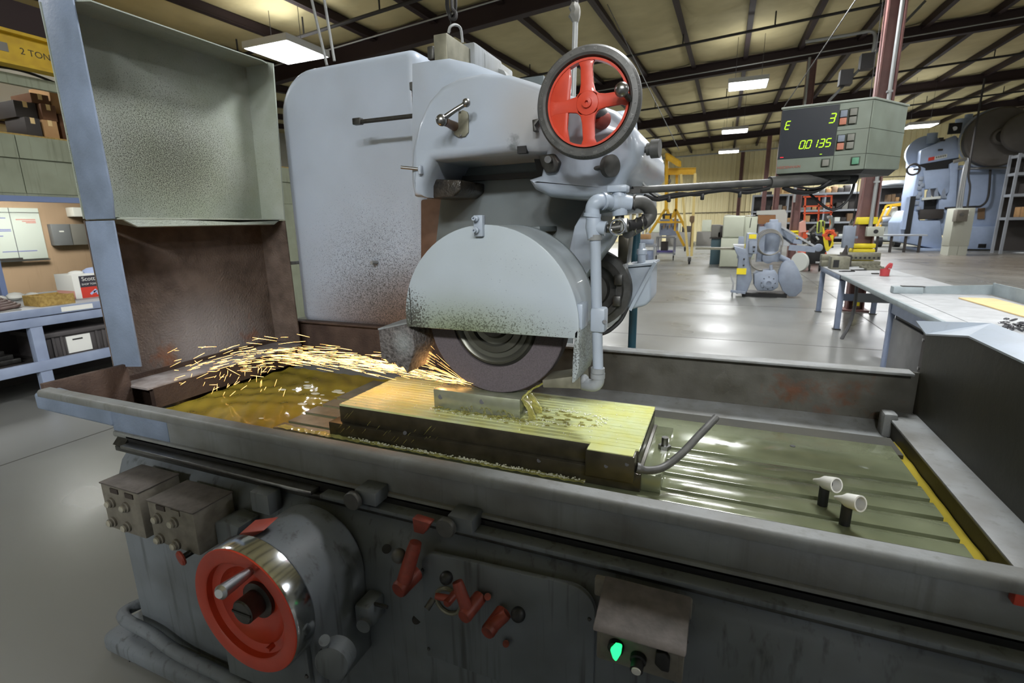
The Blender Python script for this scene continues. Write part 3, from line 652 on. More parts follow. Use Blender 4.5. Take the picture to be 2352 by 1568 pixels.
# right end of the head: bearing cap, knobs
bc = MB().lathe(ay(1432, 325, 1.85), V(1, 0, .02), [(0, -.2), (.098, -.2), (.098, .02), (.09, .035), (.05, .037), (0, .037)], 32).build('bearing_cap', 'head_paint', HD)
kn = MB().lathe(ay(1462, 345, 1.82), V(1, -.1, 0), [(0, 0), (.011, 0), (.011, .035), (.02, .035), (.02, .05), (.03, .05), (.03, .078), (0, .078)], 22).build('adjusting_knob', 'iron', HD)
kn2 = MB().lathe(ay(1372, 386, 1.62), V(.8, -.6, 0), [(0, -.02), (.007, -.02), (.007, .03), (.015, .03), (.015, .045), (.033, .05), (.033, .068), (.03, .07), (0, .07)], 24).build('adjusting_knob', 'iron', HD)
MB().prism([ay(x, y, 2.0) for x, y in ((1440, 392), (1478, 420), (1480, 480), (1330, 500), (1330, 450))], V(0, .4, 0)).build('spindle_motor_case', 'machine_paint', HD, .02)
# ---- elevating handwheel
hc = V(-.371, 1.45, 1.921)
HW = MB().lathe(hc, V(0, -1, 0), [(.112, -.012), (.118, .012), (.124, .016), (.138, .014), (.144, .006), (.1455, -.008), (.143, -.02), (.134, -.03), (.12, -.03), (.112, -.02), (.112, -.012)], 72).build('elevating_handwheel', 'iron', G)
MB().lathe(hc, V(0, -1, 0), [(.113, -.016), (.113, .006), (.107, .006), (.107, -.016), (.113, -.016)], 64).build('inner_band', 'red_paint', HW)
for i in range(4):
    an = math.radians(90 * i + 3)
    d = V(math.cos(an), 0, math.sin(an)); s = V(-math.sin(an), 0, math.cos(an))
    MB().prism([hc + V(0, -.004, 0) + d * r + s * w for r, w in ((.0, -.03), (.02, -.03), (.032, -.021), (.05, -.0175), (.092, -.0165), (.11, -.024), (.11, .024), (.092, .0165), (.05, .0175), (.032, .021), (.02, .03), (.0, .03))], V(0, .012, 0)).build('spoke', 'red_paint', HW, .003)
cw = [V(.11 * math.cos(math.radians(a)), 0, .11 * math.sin(math.radians(a))) for a in range(117, 250, 7)]
MB().prism([hc + V(0, -.003, 0) + p for p in cw] + [hc + V(-.057, -.003, -.06), hc + V(-.053, -.003, 0), hc + V(-.047, -.003, .06)], V(0, .012, 0)).build('counterweight', 'red_paint', HW, .003)
MB().lathe(hc, V(0, -1, 0), [(0, -.03), (.03, -.03), (.036, -.004), (.03, .006), (.014, .008), (.013, .014), (.005, .015), (.004, .008), (0, .008)], 28).build('hub', 'red_paint', HW)
kb = hc + V(.106, -.012, .0)
MB().cyl(kb + V(.01, .0, -.005), kb + V(0, -.03, .008), .0075, n=12).build('grip_stem', 'steel_dark', HW)
MB().ball(kb + V(-.004, -.042, .012), .0185, 20).build('grip_ball', 'steel', HW)
MB().cyl(hc + V(0, .02, 0), hc + V(0, .22, 0), .022, n=18).build('shaft', 'steel_dark', HW)
nm = MB()
for i in range(25):
    an = math.radians(-6 + 14.4 * i); me = text_mesh(str(i * 10), .0085, .0002); d = V(math.cos(an), 0, math.sin(an)); r = V(math.sin(an), 0, -math.cos(an))
    o = hc + V(0, -.0165, 0) + d * .1315
    nm.add([o + r * v.co.x + d * v.co.y + V(0, -1, 0) * v.co.z for v in me.vertices], [tuple(p.vertices) for p in me.polygons])
for i in range(100):
    an = math.radians(-6 + 3.6 * i); d = V(math.cos(an), 0, math.sin(an)); s = V(-math.sin(an), 0, math.cos(an)); o = hc + V(0, -.0156, 0)
    nm.add([o + d * .1388 + s * .0003, o + d * .1388 - s * .0003, o + d * .1425 - s * .0003 + V(0, .004, 0), o + d * .1425 + s * .0003 + V(0, .004, 0)], [(0, 1, 2, 3)])
nm.build('dial_numbers', 'steel', HW, smooth=0)
MB().cyl(ay(1362, 262, 1.56), ay(1412, 296, 1.72), .028, n=22).build('feed_shaft_boss', 'red_dull', HD)
# ---- wheel guard
gx, gz, gr, gb = -.683, 1.298, .305, 1.265
a0 = math.degrees(math.asin((gb - gz) / gr))
O = arc(gx, gz, gr, a0, 180 - a0, 40)
GD = MB().prism([V(x, 1.42, z) for x, z in O], V(0, .009, 0)).build('wheel_guard', 'guard_paint', G, .004, 2, bangle=60)
I = arc(gx, gz, gr - .009, 180 - a0, a0, 40)
for i in range(1):
    m = MB(); n = len(O)
    Oo = arc(gx, gz, gr - .002, a0, 180 - a0, 40)
    vs = [V(x, 1.429, z) for x, z in Oo] + [V(x, 1.64, z) for x, z in Oo] + [V(x, 1.429, z) for x, z in I[::-1]] + [V(x, 1.64, z) for x, z in I[::-1]]
    fs = []
    for k in range(n - 1): fs += [(k, k + 1, n + k + 1, n + k), (2 * n + k + 1, 2 * n + k, 3 * n + k, 3 * n + k + 1), (n + k, n + k + 1, 3 * n + k + 1, 3 * n + k), (k + 1, k, 2 * n + k, 2 * n + k + 1)]
    fs += [(0, n, 3 * n, 2 * n), (n - 1, 3 * n - 1, 4 * n - 1, 2 * n - 1)]
    m.add(vs, fs).build('guard_band', 'guard_paint', GD)
MB().prism([V(x, 1.63, z) for x, z in O], V(0, .008, 0)).build('guard_back', 'slide_grey', GD)
MB().box(-.966, -.9635, 1.4185, 1.424, gb + .01, 1.40).build('guard_seam', 'steel_dark', GD)
MB().prism([V(-.392, 1.42, 1.285), V(-.376, 1.42, 1.30), V(-.376, 1.42, 1.175), V(-.388, 1.42, 1.13), V(-.398, 1.42, 1.125), V(-.396, 1.42, 1.2)], V(0, .2, 0)).build('guard_tail', 'tail_paint', GD, .003)
MB().box(-.392, -.37, 1.43, 1.5, 1.29, 1.37).build('clamp_lug', 'machine_paint', GD, .006)
df = MB().prism([ay(x, y, 1.44) for x, y in ((868, 757), (936, 744), (948, 768), (952, 800), (935, 858), (924, 842), (915, 846), (905, 833), (893, 836), (884, 825), (875, 826))], V(0, .15, 0)).build('spark_deflector', 'grime_crust', GD, .006)
MB().plate([ay(868, 756, 1.44), ay(935, 742, 1.44), ay(935, 742, 1.44) + V(0.01, .15, .01), ay(868, 756, 1.44) + V(0, .15, .005)], .006).build('deflector_top', 'machine_paint_dirty', df)
bk = MB().box(*(lambda a, b: (a.x, b.x, 1.405, 1.43, b.z, a.z))(ay(1088, 494, 1.41), ay(1110, 543, 1.41))).build('guard_bracket', 'machine_paint', GD, .003)
for px, py in ((1095, 502), (1096, 529)): MB().lathe(ay(px, py, 1.405), V(0, -1, 0), [(0, 0), (.009, 0), (.009, .012), (.006, .014), (.006, .024), (.003, .024), (.003, .018), (0, .018)], 12).build('bracket_bolt', 'machine_paint', bk)
MB().box(*(lambda a, b: (a.x, b.x, 1.7, 1.9, b.z, a.z))(ay(1205, 520, 1.7), ay(1240, 533, 1.7))).build('guard_hook', 'slide_grey', GD, .004)
# ---- grinding wheel
wc = V(-.71, 1.535, 1.277)
WH = MB().lathe(wc, V(0, 1, 0), [(.16, 0), (.251, 0), (.254, .003), (.254, .062), (.251, .065), (.16, .065), (.16, 0)], 96).build('grinding_wheel', 'wheel_abrasive', G)
MB().lathe(wc, V(0, 1, 0), [(.159, .01), (.153, .004), (.149, -.004), (.142, -.006), (.134, -.002), (.128, .006), (.112, .008), (.108, -.002), (.086, -.004), (.08, .008), (.06, .012), (0, .012)], 72).build('wheel_flange', 'wheel_flange', WH)
MB().lathe(wc, V(0, 1, 0), [(.06, .01), (.05, -.012), (.02, -.016), (0, -.016)], 32).build('spindle_nut', 'steel_dark', WH)
# ---- coolant plumbing
PI_ = MB().tube([ay(1367, 545, 1.5), ay(1371, 735, 1.5), ay(1374, 862, 1.5)], .0165, 16).build('coolant_pipe', 'machine_paint', G)
for px, py, w in ((1366, 545, .021), (1373, 850, .022), (1373, 862, .023)): MB().cyl(ay(px, py, 1.5) - V(0, 0, .008), ay(px, py, 1.5) + V(0, 0, .008), w, n=16).build('pipe_collar', 'machine_paint_dirty', PI_)
MB().tube(smooth_path([ay(1374, 858, 1.5), ay(1373, 876, 1.5), ay(1366, 884, 1.5), ay(1354, 884, 1.51), ay(1340, 882, 1.53)], 4), .02, 14).build('lower_elbow', 'machine_paint_dirty', PI_)
MB().ball(ay(1342, 873, 1.52), .017, 12, (1, 1, 1.2)).build('nozzle_nut', 'machine_paint_dirty', PI_)
MB().add([ay(1245, 873, 1.5), ay(1332, 862, 1.5), ay(1334, 893, 1.5), ay(1247, 890, 1.5)] + [ay(x, y, 1.5) + V(0, .11, 0) for x, y in ((1245, 873), (1332, 862), (1334, 893), (1247, 890))],
         [(0, 1, 2, 3), (7, 6, 5, 4), (0, 4, 5, 1), (1, 5, 6, 2), (2, 6, 7, 3), (3, 7, 4, 0)]).build('flat_nozzle', 'steel_fixture', PI_, .003)
MB().obox(ay(1376, 733, 1.5), .046, .05, .075).build('pipe_clamp', 'machine_paint', PI_, .008)
MB().cyl(ay(1385, 738, 1.49), ay(1389, 739, 1.47), .006, n=10).build('clamp_screw', 'steel', PI_)
MB().tube([ay(1365, 548, 1.5), ay(1363, 520, 1.5), ay(1363, 500, 1.5)], [.02, .024, .021], 16).build('pipe_tee', 'machine_paint', PI_)
MB().tube([ay(1363, 522, 1.5), ay(1385, 524, 1.5), ay(1392, 525, 1.5)], [.02, .02, .022], 16).build('tee_branch', 'machine_paint', PI_)
MB().tube(smooth_path([ay(1362, 502, 1.5), ay(1361, 478, 1.5), ay(1370, 464, 1.5), ay(1386, 462, 1.52), ay(1404, 465, 1.55)], 5), .0215, 16).build('upper_elbow', 'machine_paint', PI_)
MB().cyl(ay(1360, 498, 1.5), ay(1361, 490, 1.5), .026, n=18).build('elbow_lip', 'machine_paint', PI_); MB().cyl(ay(1383, 462, 1.515), ay(1388, 462, 1.52), .026, n=18).build('elbow_lip', 'machine_paint', PI_)
MB().tube([ay(1404, 465, 1.55), ay(1428, 466, 1.57), ay(1450, 467, 1.58)], [.024, .027, .022], 16).build('union', 'machine_paint', PI_)
MB().tube([ay(1422, 440, 1.57), ay(1423, 470, 1.57), ay(1424, 495, 1.57)], [.02, .026, .022], 16).build('union_tee', 'machine_paint', PI_)
MB().obox(ay(1420, 434, 1.57), .06, .05, .02).build('union_cap', 'machine_paint', PI_, .004)
MB().cyl(ay(1423, 492, 1.57), ay(1423, 512, 1.57), .014, n=12).build('valve_neck', 'steel_dark', PI_)
MB().tube([ay(1392, 525, 1.5), ay(1408, 524, 1.51), ay(1440, 520, 1.53)], [.012, .014, .018], 12).build('valve_body', 'steel_dark', PI_)
MB().torus(ay(1418, 521, 1.49), V(.3, -1, .1), .021, .004, 24, 8).build('valve_wheel', 'chrome', PI_); MB().obox(ay(1434, 517, 1.52), .02, .03, .04).build('valve_bonnet', 'alu', PI_, .003)
hs = MB().tube(smooth_path([ay(1448, 466, 1.58), ay(1470, 464, 1.6), ay(1488, 474, 1.62), ay(1494, 492, 1.63), ay(1484, 508, 1.62), ay(1462, 522, 1.6), ay(1440, 533, 1.56)], 6), .02, 14).build('coolant_hose', 'iron', PI_)
MB().tube([ay(1438, 518, 1.54), ay(1455, 518, 1.57), ay(1478, 508, 1.6)], .017, 12).build('hose_tail', 'black_rubber', PI_)
for px, py, y in ((1458, 465, 1.59), (1478, 510, 1.6), (1462, 518, 1.58)): MB().torus(ay(px, py, y), V(1, 0, .1 if px > 1470 else 0), .021, .004, 20, 6).build('hose_clip', 'steel', hs)
# motor, belt cover and oil tank behind the wheel
MB().prism([ay(x, y, 1.78) for x, y in ((1348, 468), (1362, 500), (1412, 536), (1400, 560), (1336, 646), (1300, 600), (1318, 520))], V(0, .1, 0)).build('head_web', 'machine_paint', HD, .01)
mo = MB().lathe(ay(1362, 662, 1.95), V(0, -1, 0), [(0, -.02), (.15, -.02), (.155, 0), (.15, .02), (.125, .022), (.12, .035), (.1, .035), (.095, .01), (.07, .01), (.065, .04), (0, .045)], 48).build('motor_end', 'steel_dark', G)
for an in (20, -25): MB().obox(wloc(mo) + ay(1362, 662, 1.91) - wloc(mo) + V(.105 * math.cos(math.radians(an)), 0, .105 * math.sin(math.radians(an))), .03, .03, .04).build('motor_lug', 'steel_dark', mo, .005)
MB().prism([ay(x, y, 1.93) for x, y in ((1415, 613), (1437, 605), (1437, 700), (1420, 735), (1395, 755), (1390, 740), (1412, 700))], V(0, .06, 0)).build('belt_guard', 'machine_paint_dirty', G, .006)
MB().prism([ay(x, y, 1.96) for x, y in ((1420, 540), (1446, 540), (1440, 605), (1418, 612))], V(0, .1, 0)).build('motor_terminal_box', 'chuck_side', G, .006)
ot = MB().prism([ay(x, y, 2.0) for x, y in ((1437, 612), (1496, 609), (1494, 690), (1484, 702), (1446, 712), (1436, 702))], V(0, .2, 0)).build('oil_tank', 'machine_paint', G, .02, 3)
MB().plate([ay(1434, 612, 1.99), ay(1500, 606, 1.99), ay(1500, 606, 1.99) + V(0, .22, 0), ay(1434, 612, 1.99) + V(0, .22, 0)], .008).build('tank_lid', 'machine_paint', ot)
MB().beam(ay(1505, 602, 1.98), ay(1447, 712, 1.98), .008, .012).build('tank_strap', 'machine_paint', ot)
MB().lathe(ay(1473, 608, 2.08), V(0, 0, 1), [(0, 0), (.016, 0), (.016, .04), (.02, .042), (.02, .06), (.014, .065), (.012, .085), (0, .085)], 16).build('tank_filler', 'machine_paint', ot)
MB().tube(smooth_path([ay(1440, 706, 2.0), ay(1425, 735, 1.98), ay(1400, 758, 1.95), ay(1382, 766, 1.9)], 5), .009, 8).build('oil_hose', 'black_rubber', ot)
MB().cyl(V(*ay(1462, 530, 2.62)), V(ay(1462, 530, 2.62).x, 2.62, .02), .021, n=14).build('standpipe', 'teal_pole', G)
# thin cables looping to the head
MB().tube(smooth_path([ay(1462, 396, 1.95), ay(1480, 425, 1.95), ay(1510, 446, 1.95), ay(1540, 462, 1.95)], 5), .005, 6).build('head_cable', 'pipe_grey', HD)
# ---- table with T-slots
MB().box(-1.62, .64, 2.022, 2.18, .70, .79).build('table_back_guard', 'guard_dark', G)
TB = MB().box(-1.62, .6, 1.365, 2.02, .70, .772).build('table', 'wet_slot', G)
for y0, y1 in ((1.365, 1.424), (1.442, 1.524), (1.546, 1.624), (1.646, 1.724), (1.746, 2.02)):
    e = random.uniform(-.01, .01)
    MB().box(-1.62 + e, .6, y0, y1, .765, .82).build('table_strip', 'wet_table', TB, .002)
    MB().box(-1.62 + e, -1.36, y0, y1, .8201, .823).build('worn_patch', 'steel_fixture', TB)
MB().cyl(V(.28, 1.9, .8195), V(.28, 1.9, .8215), .009, n=12).build('plug_hole', 'black', TB)

# ================================================================== controls on the front of the base
def buttons(parent, pts, y, mat='clear_button'):
    for px, py in pts:
        b = MB().lathe(ay(px, py, y), V(0, -1, 0), [(0, 0), (.017, 0), (.017, .006), (.0135, .008), (.0135, .014), (0, .014)], 18).build('push_button', 'box_grey', parent)
        MB().lathe(ay(px, py, y), V(0, -1, 0), [(0, .013), (.0105, .013), (.0105, .018), (.008, .020), (0, .0205)], 16).build('button_cap', mat, b)
def zf(x, z): return x * 2321 / 900, z
def p7(x, y): return 200 + x * 900 / 2321, 960 + y * 608 / 1568
BX = MB().box(-1.795, -1.607, .84, .972, .655, .815).build('push_button_box', 'box_grey', G, .006)
MB().box(-1.797, -1.605, .838, .972, .813, .818).build('box_lid', 'box_top', BX, .003)
for px, py in ((160, 432), (248, 462)): c = ay(*p7(px, py), .839); MB().box(c.x - .019, c.x + .019, .837, .841, c.z - .008, c.z + .008).build('name_plate', 'label_dark', BX)
buttons(BX, [p7(*q) for q in ((150, 498), (235, 525), (160, 610), (245, 640))], .84)
BX = MB().box(-1.568, -1.362, .84, .972, .66, .80).build('push_button_box', 'box_grey', G, .006)
MB().box(-1.57, -1.36, .838, .972, .798, .803).build('box_lid', 'box_top', BX, .003)
for px, py, mt in ((435, 532, 'label_dark'), (522, 560, 'box_grey')): c = ay(*p7(px, py), .839); MB().box(c.x - .019, c.x + .019, .837, .841, c.z - .008, c.z + .008).build('name_plate', mt, BX)
buttons(BX, [p7(*q) for q in ((425, 590), (520, 615), (440, 710), (535, 745))], .84)
PB = MB().prism([ay(x, y, .90) for x, y in ((472, 1205), (512, 1196), (548, 1212), (540, 1245), (500, 1262), (466, 1248))], V(0, .075, 0)).build('stop_switch_box', 'base_paint', G, .006)
c0 = ay(486, 1240, .9)
MB().lathe(c0, V(-.22, -1, -.12), [(0, 0), (.013, 0), (.013, .03), (.009, .032), (.009, .085), (0, .085)], 16).build('stop_stem', 'black', PB)
MB().lathe(c0 + V(-.22, -1, -.12).normalized() * .085, V(-.22, -1, -.12), [(0, -.004), (.022, -.002), (.024, .003), (.02, .008), (0, .011)], 24).build('stop_mushroom', 'red_dull', PB)
# handwheel housing
hx, hz_ = -1.03, .665
HH = MB().prism([V(hx + .165, .76, .40), V(hx + .165, .76, hz_)] [:0] + [V(x, .765, z) for x, z in [(hx + .165, .40)] + arc(hx, hz_, .165, 0, 180, 26) + [(hx - .165, .40)]], V(0, .21, 0)).build('handwheel_housing', 'base_paint', G, .012, 3, bangle=50)
MB().prism([V(x, .752, z) for x, z in [(hx + .152, .40)] + arc(hx, hz_, .152, 0, 180, 26) + [(hx - .152, .40)]], V(0, .014, 0)).build('housing_face', 'base_paint', HH, .003)
MB().lathe(ay(763, 1522, .74), V(.25, -1, .1), [(0, -.04), (.042, -.04), (.042, .004), (.036, .008), (0, .008)], 28).build('round_cap', 'base_paint', HH)
MB().cyl(ay(748, 1478, .75), ay(745, 1470, .735), .013, n=12).build('housing_bolt', 'base_paint', HH)
for px, py in ((690, 1408), (705, 1552), (584, 1270)): MB().ball(ay(px, py, .752), .006, 8).build('face_screw', 'steel_dark', HH)
MB().prism([ay(x, y, .80) for x, y in ((526, 1256), (552, 1224), (606, 1218), (590, 1228))], V(0, .05, .01)).build('pointer_flag', 'red_dull', HH, .002)
# table handwheel
tc = V(-1.003, .70, .703); TH = MB().lathe(tc, V(0, -1, 0), [(.135, .0), (.166, .002), (.169, -.004), (.17, -.05), (.165, -.056), (.15, -.05)], 72).build('table_handwheel', 'chrome', G)
MB().lathe(tc, V(0, -1, 0), [(.166, .0025), (.164, .005), (.132, .005), (.128, .002), (.126, -.012), (.118, -.016), (.106, -.018), (.1, -.03), (.07, -.045), (.03, -.045)], 72).build('wheel_dish', 'red_paint', TH)
hb = MB().lathe(tc, V(0, -1, 0), [(0, -.045), (.048, -.045), (.048, -.035), (.032, -.033), (.032, .006), (.028, .01), (0, .01)], 32).build('hub', 'steel_dark', TH)
MB().box(tc.x - .03, tc.x + .03, tc.y - .012, tc.y - .006, tc.z - .003, tc.z + .003).build('hub_slot', 'black', hb)
gp = tc + V(.045, -.004, .105)
ga, gb2 = ay(574, 1312, .692), ay(502, 1364, .60)
MB().tube([ga.lerp(gb2, k) for k in (0, .4, .93, 1)], [.0105, .013, .016, .010], 18).build('crank_handle', 'alu', TH)
MB().cyl(tc + V(.075, .004, -.075), tc + V(.075, -.014, -.075), .007, n=10).build('spare_grip_boss', 'red_paint', TH)
# blocks, knobs and dogs on the rail
MB().box(*(lambda a, b: (a.x, b.x, .95, 1.0, b.z, a.z))(ay(572, 1128, .95), ay(620, 1185, .95))).build('oil_block', 'base_paint', G, .004)
for px, py in ((815, 1146), (1028, 1207)):
    d = MB().lathe(ay(px, py, .965), V(0, -1, 0), [(0, -.04), (.014, -.04), (.014, .0), (.026, .002), (.0265, .012), (.024, .016), (0, .017)], 28).build('table_dog_knob', 'iron', G)
    c = ay(px, py, .97); MB().box(c.x, c.x + .07, .97, 1.03, c.z - .01, c.z + .03).build('dog_block', 'base_paint', d, .004)
# red levers and cover plate
CP = MB().prism([V(x, .962, z) for x, z in [(-.208, .45)] + arc(-.268, .735, .06, 0, 90, 8) + arc(-.625, .735, .045, 90, 180, 8) + [(-.67, .45)]], V(0, .014, 0)).build('control_cover_plate', 'base_paint', G, .003)
for px, py in ((971, 1308), (1354, 1421), (985, 1489)): MB().ball(ay(px, py, .962), .005, 8).build('cover_screw', 'steel_dark', CP)
for px, py in ((888, 1260), (957, 1422)): MB().cyl(ay(px, py, .9685), ay(px, py, .972), .0125, n=16).build('drilled_hole', 'black', G)
def lever(pa, pb, ya, yb, r, knob=None, kr=.02, kmat='black'):
    a, b = ay(*pa, ya), ay(*pb, yb)
    L = MB().tube([a.lerp(b, t) for t in (0, .15, .85, 1)], [r * .9, r, r * .92, r * .8], 16).build('control_lever', 'red_lever_shaded', G)
    MB().lathe(a, V(-.15, -1, -.1), [(0, -.05), (r * 1.15, -.05), (r * 1.15, .012), (r, .018), (0, .018)], 20).build('lever_boss', 'red_lever_shaded', L)
    if knob: MB().ball(ay(*knob, yb - .01), kr, 18).build('lever_knob', kmat, L)
    return L
L = lever((925, 1345), (955, 1245), .90, .93, .019, (916, 1276), .019, 'iron'); MB().prism([ay(x, y, .93) for x, y in ((946, 1190), (988, 1203), (972, 1228), (950, 1222))], V(0, .025, 0)).build('lever_tab', 'red_lever_shaded', L, .003)
lever((1075, 1405), (1050, 1335), .90, .91, .0155, (1025, 1327), .0165)
L = lever((1035, 1375), (1000, 1368), .93, .92, .009); MB().cyl(ay(995, 1375, .92), ay(980, 1398, .90), .008, n=10).build('lever_grip', 'iron', L)
lever((1128, 1440), (1165, 1408), .90, .92, .0155, (1190, 1411), .0175)
MB().torus(ay(1030, 1380, .958), V(0, -1, 0), .036, .006, 30, 8).build('index_quadrant', 'steel_fixture', CP)
for px, py in ((1120, 1370), (1162, 1478)): MB().cyl(ay(px, py, .965), ay(px, py, .945), .0085, n=12).build('red_plug', 'red_lever_shaded', CP)
lv2 = MB().box(*(lambda a, b: (a.x, b.x, .90, .97, b.z, a.z))(ay(812, 1388, .90), ay(850, 1450, .90))).build('way_oiler', 'base_paint', G, .008)
MB().lathe(ay(838, 1432, .90), V(.2, -1, 0), [(0, 0), (.02, 0), (.02, .01), (0, .01)], 18).build('oiler_cap', 'base_paint', lv2)
MB().cyl(ay(838, 1380, .93), ay(890, 1394, .93), .005, n=8).build('oiler_rod', 'steel_dark', lv2)
# control box with the green lamp
CB = MB().box(-.182, -.012, .862, .97, .72, .798).build('coolant_switch_box', 'box_grey', G, .004)
MB().prism([V(-.188, .845, .80), V(-.188, .86, .808), V(-.188, .965, .842), V(-.188, .965, .80)], V(.18, 0, 0)).build('box_visor', 'box_top', CB, .003)
MB().box(-.174, -.022, .858, .863, .73, .79).build('face_plate', 'box_grey', CB, .002)
MB().box(-.21, -.005, .955, .972, .79, .835).build('mounting_ear', 'box_grey', CB, .004)
for px, py in ((1396, 1380), (1578, 1425), (1575, 1473)): MB().ball(ay(px, py, .953), .006, 8).build('ear_screw', 'steel_dark', CB)
g0 = ay(1416, 1480, .858)
gk = MB().lathe(g0, V(0, -1, -.1), [(0, 0), (.016, 0), (.016, .012), (.012, .014), (0, .014)], 18).build('lamp_ring', 'black', CB)
MB().prism([ay(x, y, .85) for x, y in ((1404, 1482), (1414, 1472), (1430, 1478), (1428, 1492), (1418, 1508), (1410, 1500))], V(0, -.014, 0)).build('green_lamp_lens', 'green_lamp', gk, .003)
k2 = MB().lathe(ay(1467, 1508, .858), V(0, -1, -.15), [(0, 0), (.016, 0), (.016, .01), (.0125, .012), (.0125, .03), (0, .03)], 18).build('switch_knob', 'black', CB)
MB().lathe(ay(1467, 1508, .858) + V(0, -.03, -.004), V(0, -1, -.15), [(0, 0), (.009, 0), (.009, .003), (0, .004)], 16).build('knob_cap', 'white_plastic', k2)
MB().prism([ay(x, y, .858) for x, y in ((1508, 1488), (1530, 1490), (1540, 1505), (1538, 1535), (1520, 1530), (1505, 1515))], V(0, -.012, 0)).build('rocker_switch', 'black', CB, .003)
MB().box(.9, .92, 1.03, 2.4, .70, .98).build('end_plate', 'trough_paint', T, .004)
MB().box(.76, .92, 1.045, 2.4, .80, .83).build('end_shelf', 'trough_paint', T)
MB().obox(ay(2340, 1370, 1.02), .02, .02, .025).build('red_marker', 'red_paint', G, .003)

# ================================================================== on the table
CH = thing('magnetic_chuck', 'long ribbed magnetic chuck wet with yellow coolant on the table', 'chuck', (-.75, 1.59, .82))
MB().box(-1.30, -.185, 1.40, 1.78, .88, .944).build('body', 'chuck_side', CH, .003)
MB().box(-1.345, -.175, 1.385, 1.79, .82, .879).build('base_plate', 'chuck_side', CH, .003)
ny = 15; w = .38 / ny
for i in range(ny):
    y = 1.40 + w * i
    MB().box(-1.30, -.185, y + .0021, y + w - .0021, .93, .951 - .0006 * (i % 2)).build('pole_strip', 'chuck_strip', CH, .0012, 1)
MB().box(-.335, -.19, 1.352, 1.40, .862, .946).build('terminal_block', 'chuck_side', CH, .004)
MB().box(-.33, -.195, 1.354, 1.40, .946, .949).build('block_lid', 'chuck_strip', CH)
MB().box(-.185, -.118, 1.40, 1.79, .82, .875).build('end_clamp', 'wet_table', CH, .004)
bo = MB().cyl(V(-.13, 1.60, .875), V(-.13, 1.60, .915), .011, n=14).build('clamp_bolt', 'steel', CH); MB().cyl(V(-.13, 1.60, .875), V(-.13, 1.60, .888), .02, n=6).build('bolt_nut', 'steel', bo)
for px, py in ((1238, 1057), (930, 994)): MB().cyl(ay(px, py, 1.384), ay(px, py, 1.388), .007, n=12).build('body_hole', 'black', CH)
for px, py in ((1392, 1070), (1440, 1066)): MB().cyl(ay(px, py, 1.351), ay(px, py, 1.356), .006, n=12).build('block_hole', 'black', CH)
MB().tube(smooth_path([ay(1462, 1074, 1.37), ay(1490, 1080, 1.38), ay(1525, 1072, 1.42), ay(1565, 1042, 1.47), ay(1605, 1000, 1.53), ay(1645, 958, 1.60)], 7), [.016] * 4 + [.0115] * 32, 12).build('power_cable', 'iron', CH)

WP = thing('steel_workpiece', 'drilled pale steel block being ground under the wheel', 'workpiece', (-.77, 1.55, .951))
m = MB().box(-.94, -.60, 1.495, 1.60, .9515, 1.022); m.build('block', 'work_steel', WP, .003)
for px, py in ((1012, 911), (1107, 922)):
    MB().cyl(ay(px, py, 1.4935), ay(px, py, 1.497), .009, n=16).build('drilled_hole', 'black', WP)
MB().cyl(az(1031, 883, 1.0215), az(1031, 883, 1.0225), .006, n=14).build('drilled_hole', 'black', WP)

def nozzle(label, tip, mouth):
    b = az(*mouth, .896); a = b - V(.6, -.75, .28) * .062
    t = thing('white_hose_end', label, 'hose end', (b.x, b.y, .82), 'white hose ends on the table')
    d = (b - a).normalized(); L = (b - a).length
    MB().lathe(a, d, [(0, 0), (.004, 0), (.010, L * .35), (.0185, L * .6), (.021, L + .012), (.017, L + .012), (.0165, L * .7), (0, L * .65)], 24).build('tube', 'white_plastic', t)
    MB().lathe(a, d, [(0, L * .72), (.0163, L * .72), (.0163, L * .76), (0, L * .76)], 20).build('core', 'black', t)
    c = a.lerp(b, .62); MB().cyl(V(c.x, c.y, .8205), V(c.x, c.y, c.z - .006), .013, n=14).build('stem', 'black', t)
nozzle('white hose end standing nearer the ground workpiece and chuck cable', (1868, 1112), (1913, 1112))
nozzle('white hose end standing nearer the front rim of the trough', (1908, 1156), (1967, 1154))

# coolant: pool, run-off, jet, foam
def grid_sheet(x0, x1, y0, y1, nx, ny, f):
    m = MB(); vs = []; fs = []
    for j in range(ny + 1):
        for i in range(nx + 1):
            x = x0 + (x1 - x0) * i / nx; y = y0 + (y1 - y0) * j / ny; vs.append(V(x, y, f(x, y)))
    for j in range(ny):
        for i in range(nx): a = j * (nx + 1) + i; fs.append((a, a + 1, a + nx + 2, a + nx + 1))
    return m.add(vs, fs)
def wave(x, y): return .004 * math.sin(x * 17 + 3 * math.sin(y * 9)) * math.cos(y * 23 + 2 * math.sin(x * 7)) + .002 * math.sin(x * 61 + y * 47)
pm_ = grid_sheet(-1.998, .658, 1.065, 2.19, 170, 80, lambda x, y: .775 + wave(x, y) * (1.2 if x < -1.4 else .5)); p2_ = grid_sheet(-2.39, -1.998, 1.392, 2.19, 30, 60, lambda x, y: .775 + wave(x, y) * 1.2)
pool = pm_.add(p2_.v, p2_.f).build('coolant_pool', 'coolant', smooth=80)
tag(pool, 'murky yellow coolant lying in the trough', 'coolant', kind='stuff')
def edge(x): return 1.366 + .004 * math.sin(x * 31)
ro = grid_sheet(-1.6, -.34, 1.362, 1.392, 160, 4, lambda x, y: .829 + wave(x * 3, y * 3) * .7).build('coolant_runoff', 'coolant_film', smooth=80)
tag(ro, 'strip of yellow coolant running along the foot of the chuck', 'coolant', kind='stuff')
m = MB(); rnd = random.Random(3)
def bubble(p, r): m.ball(p, r, 6, (1, 1, .5))
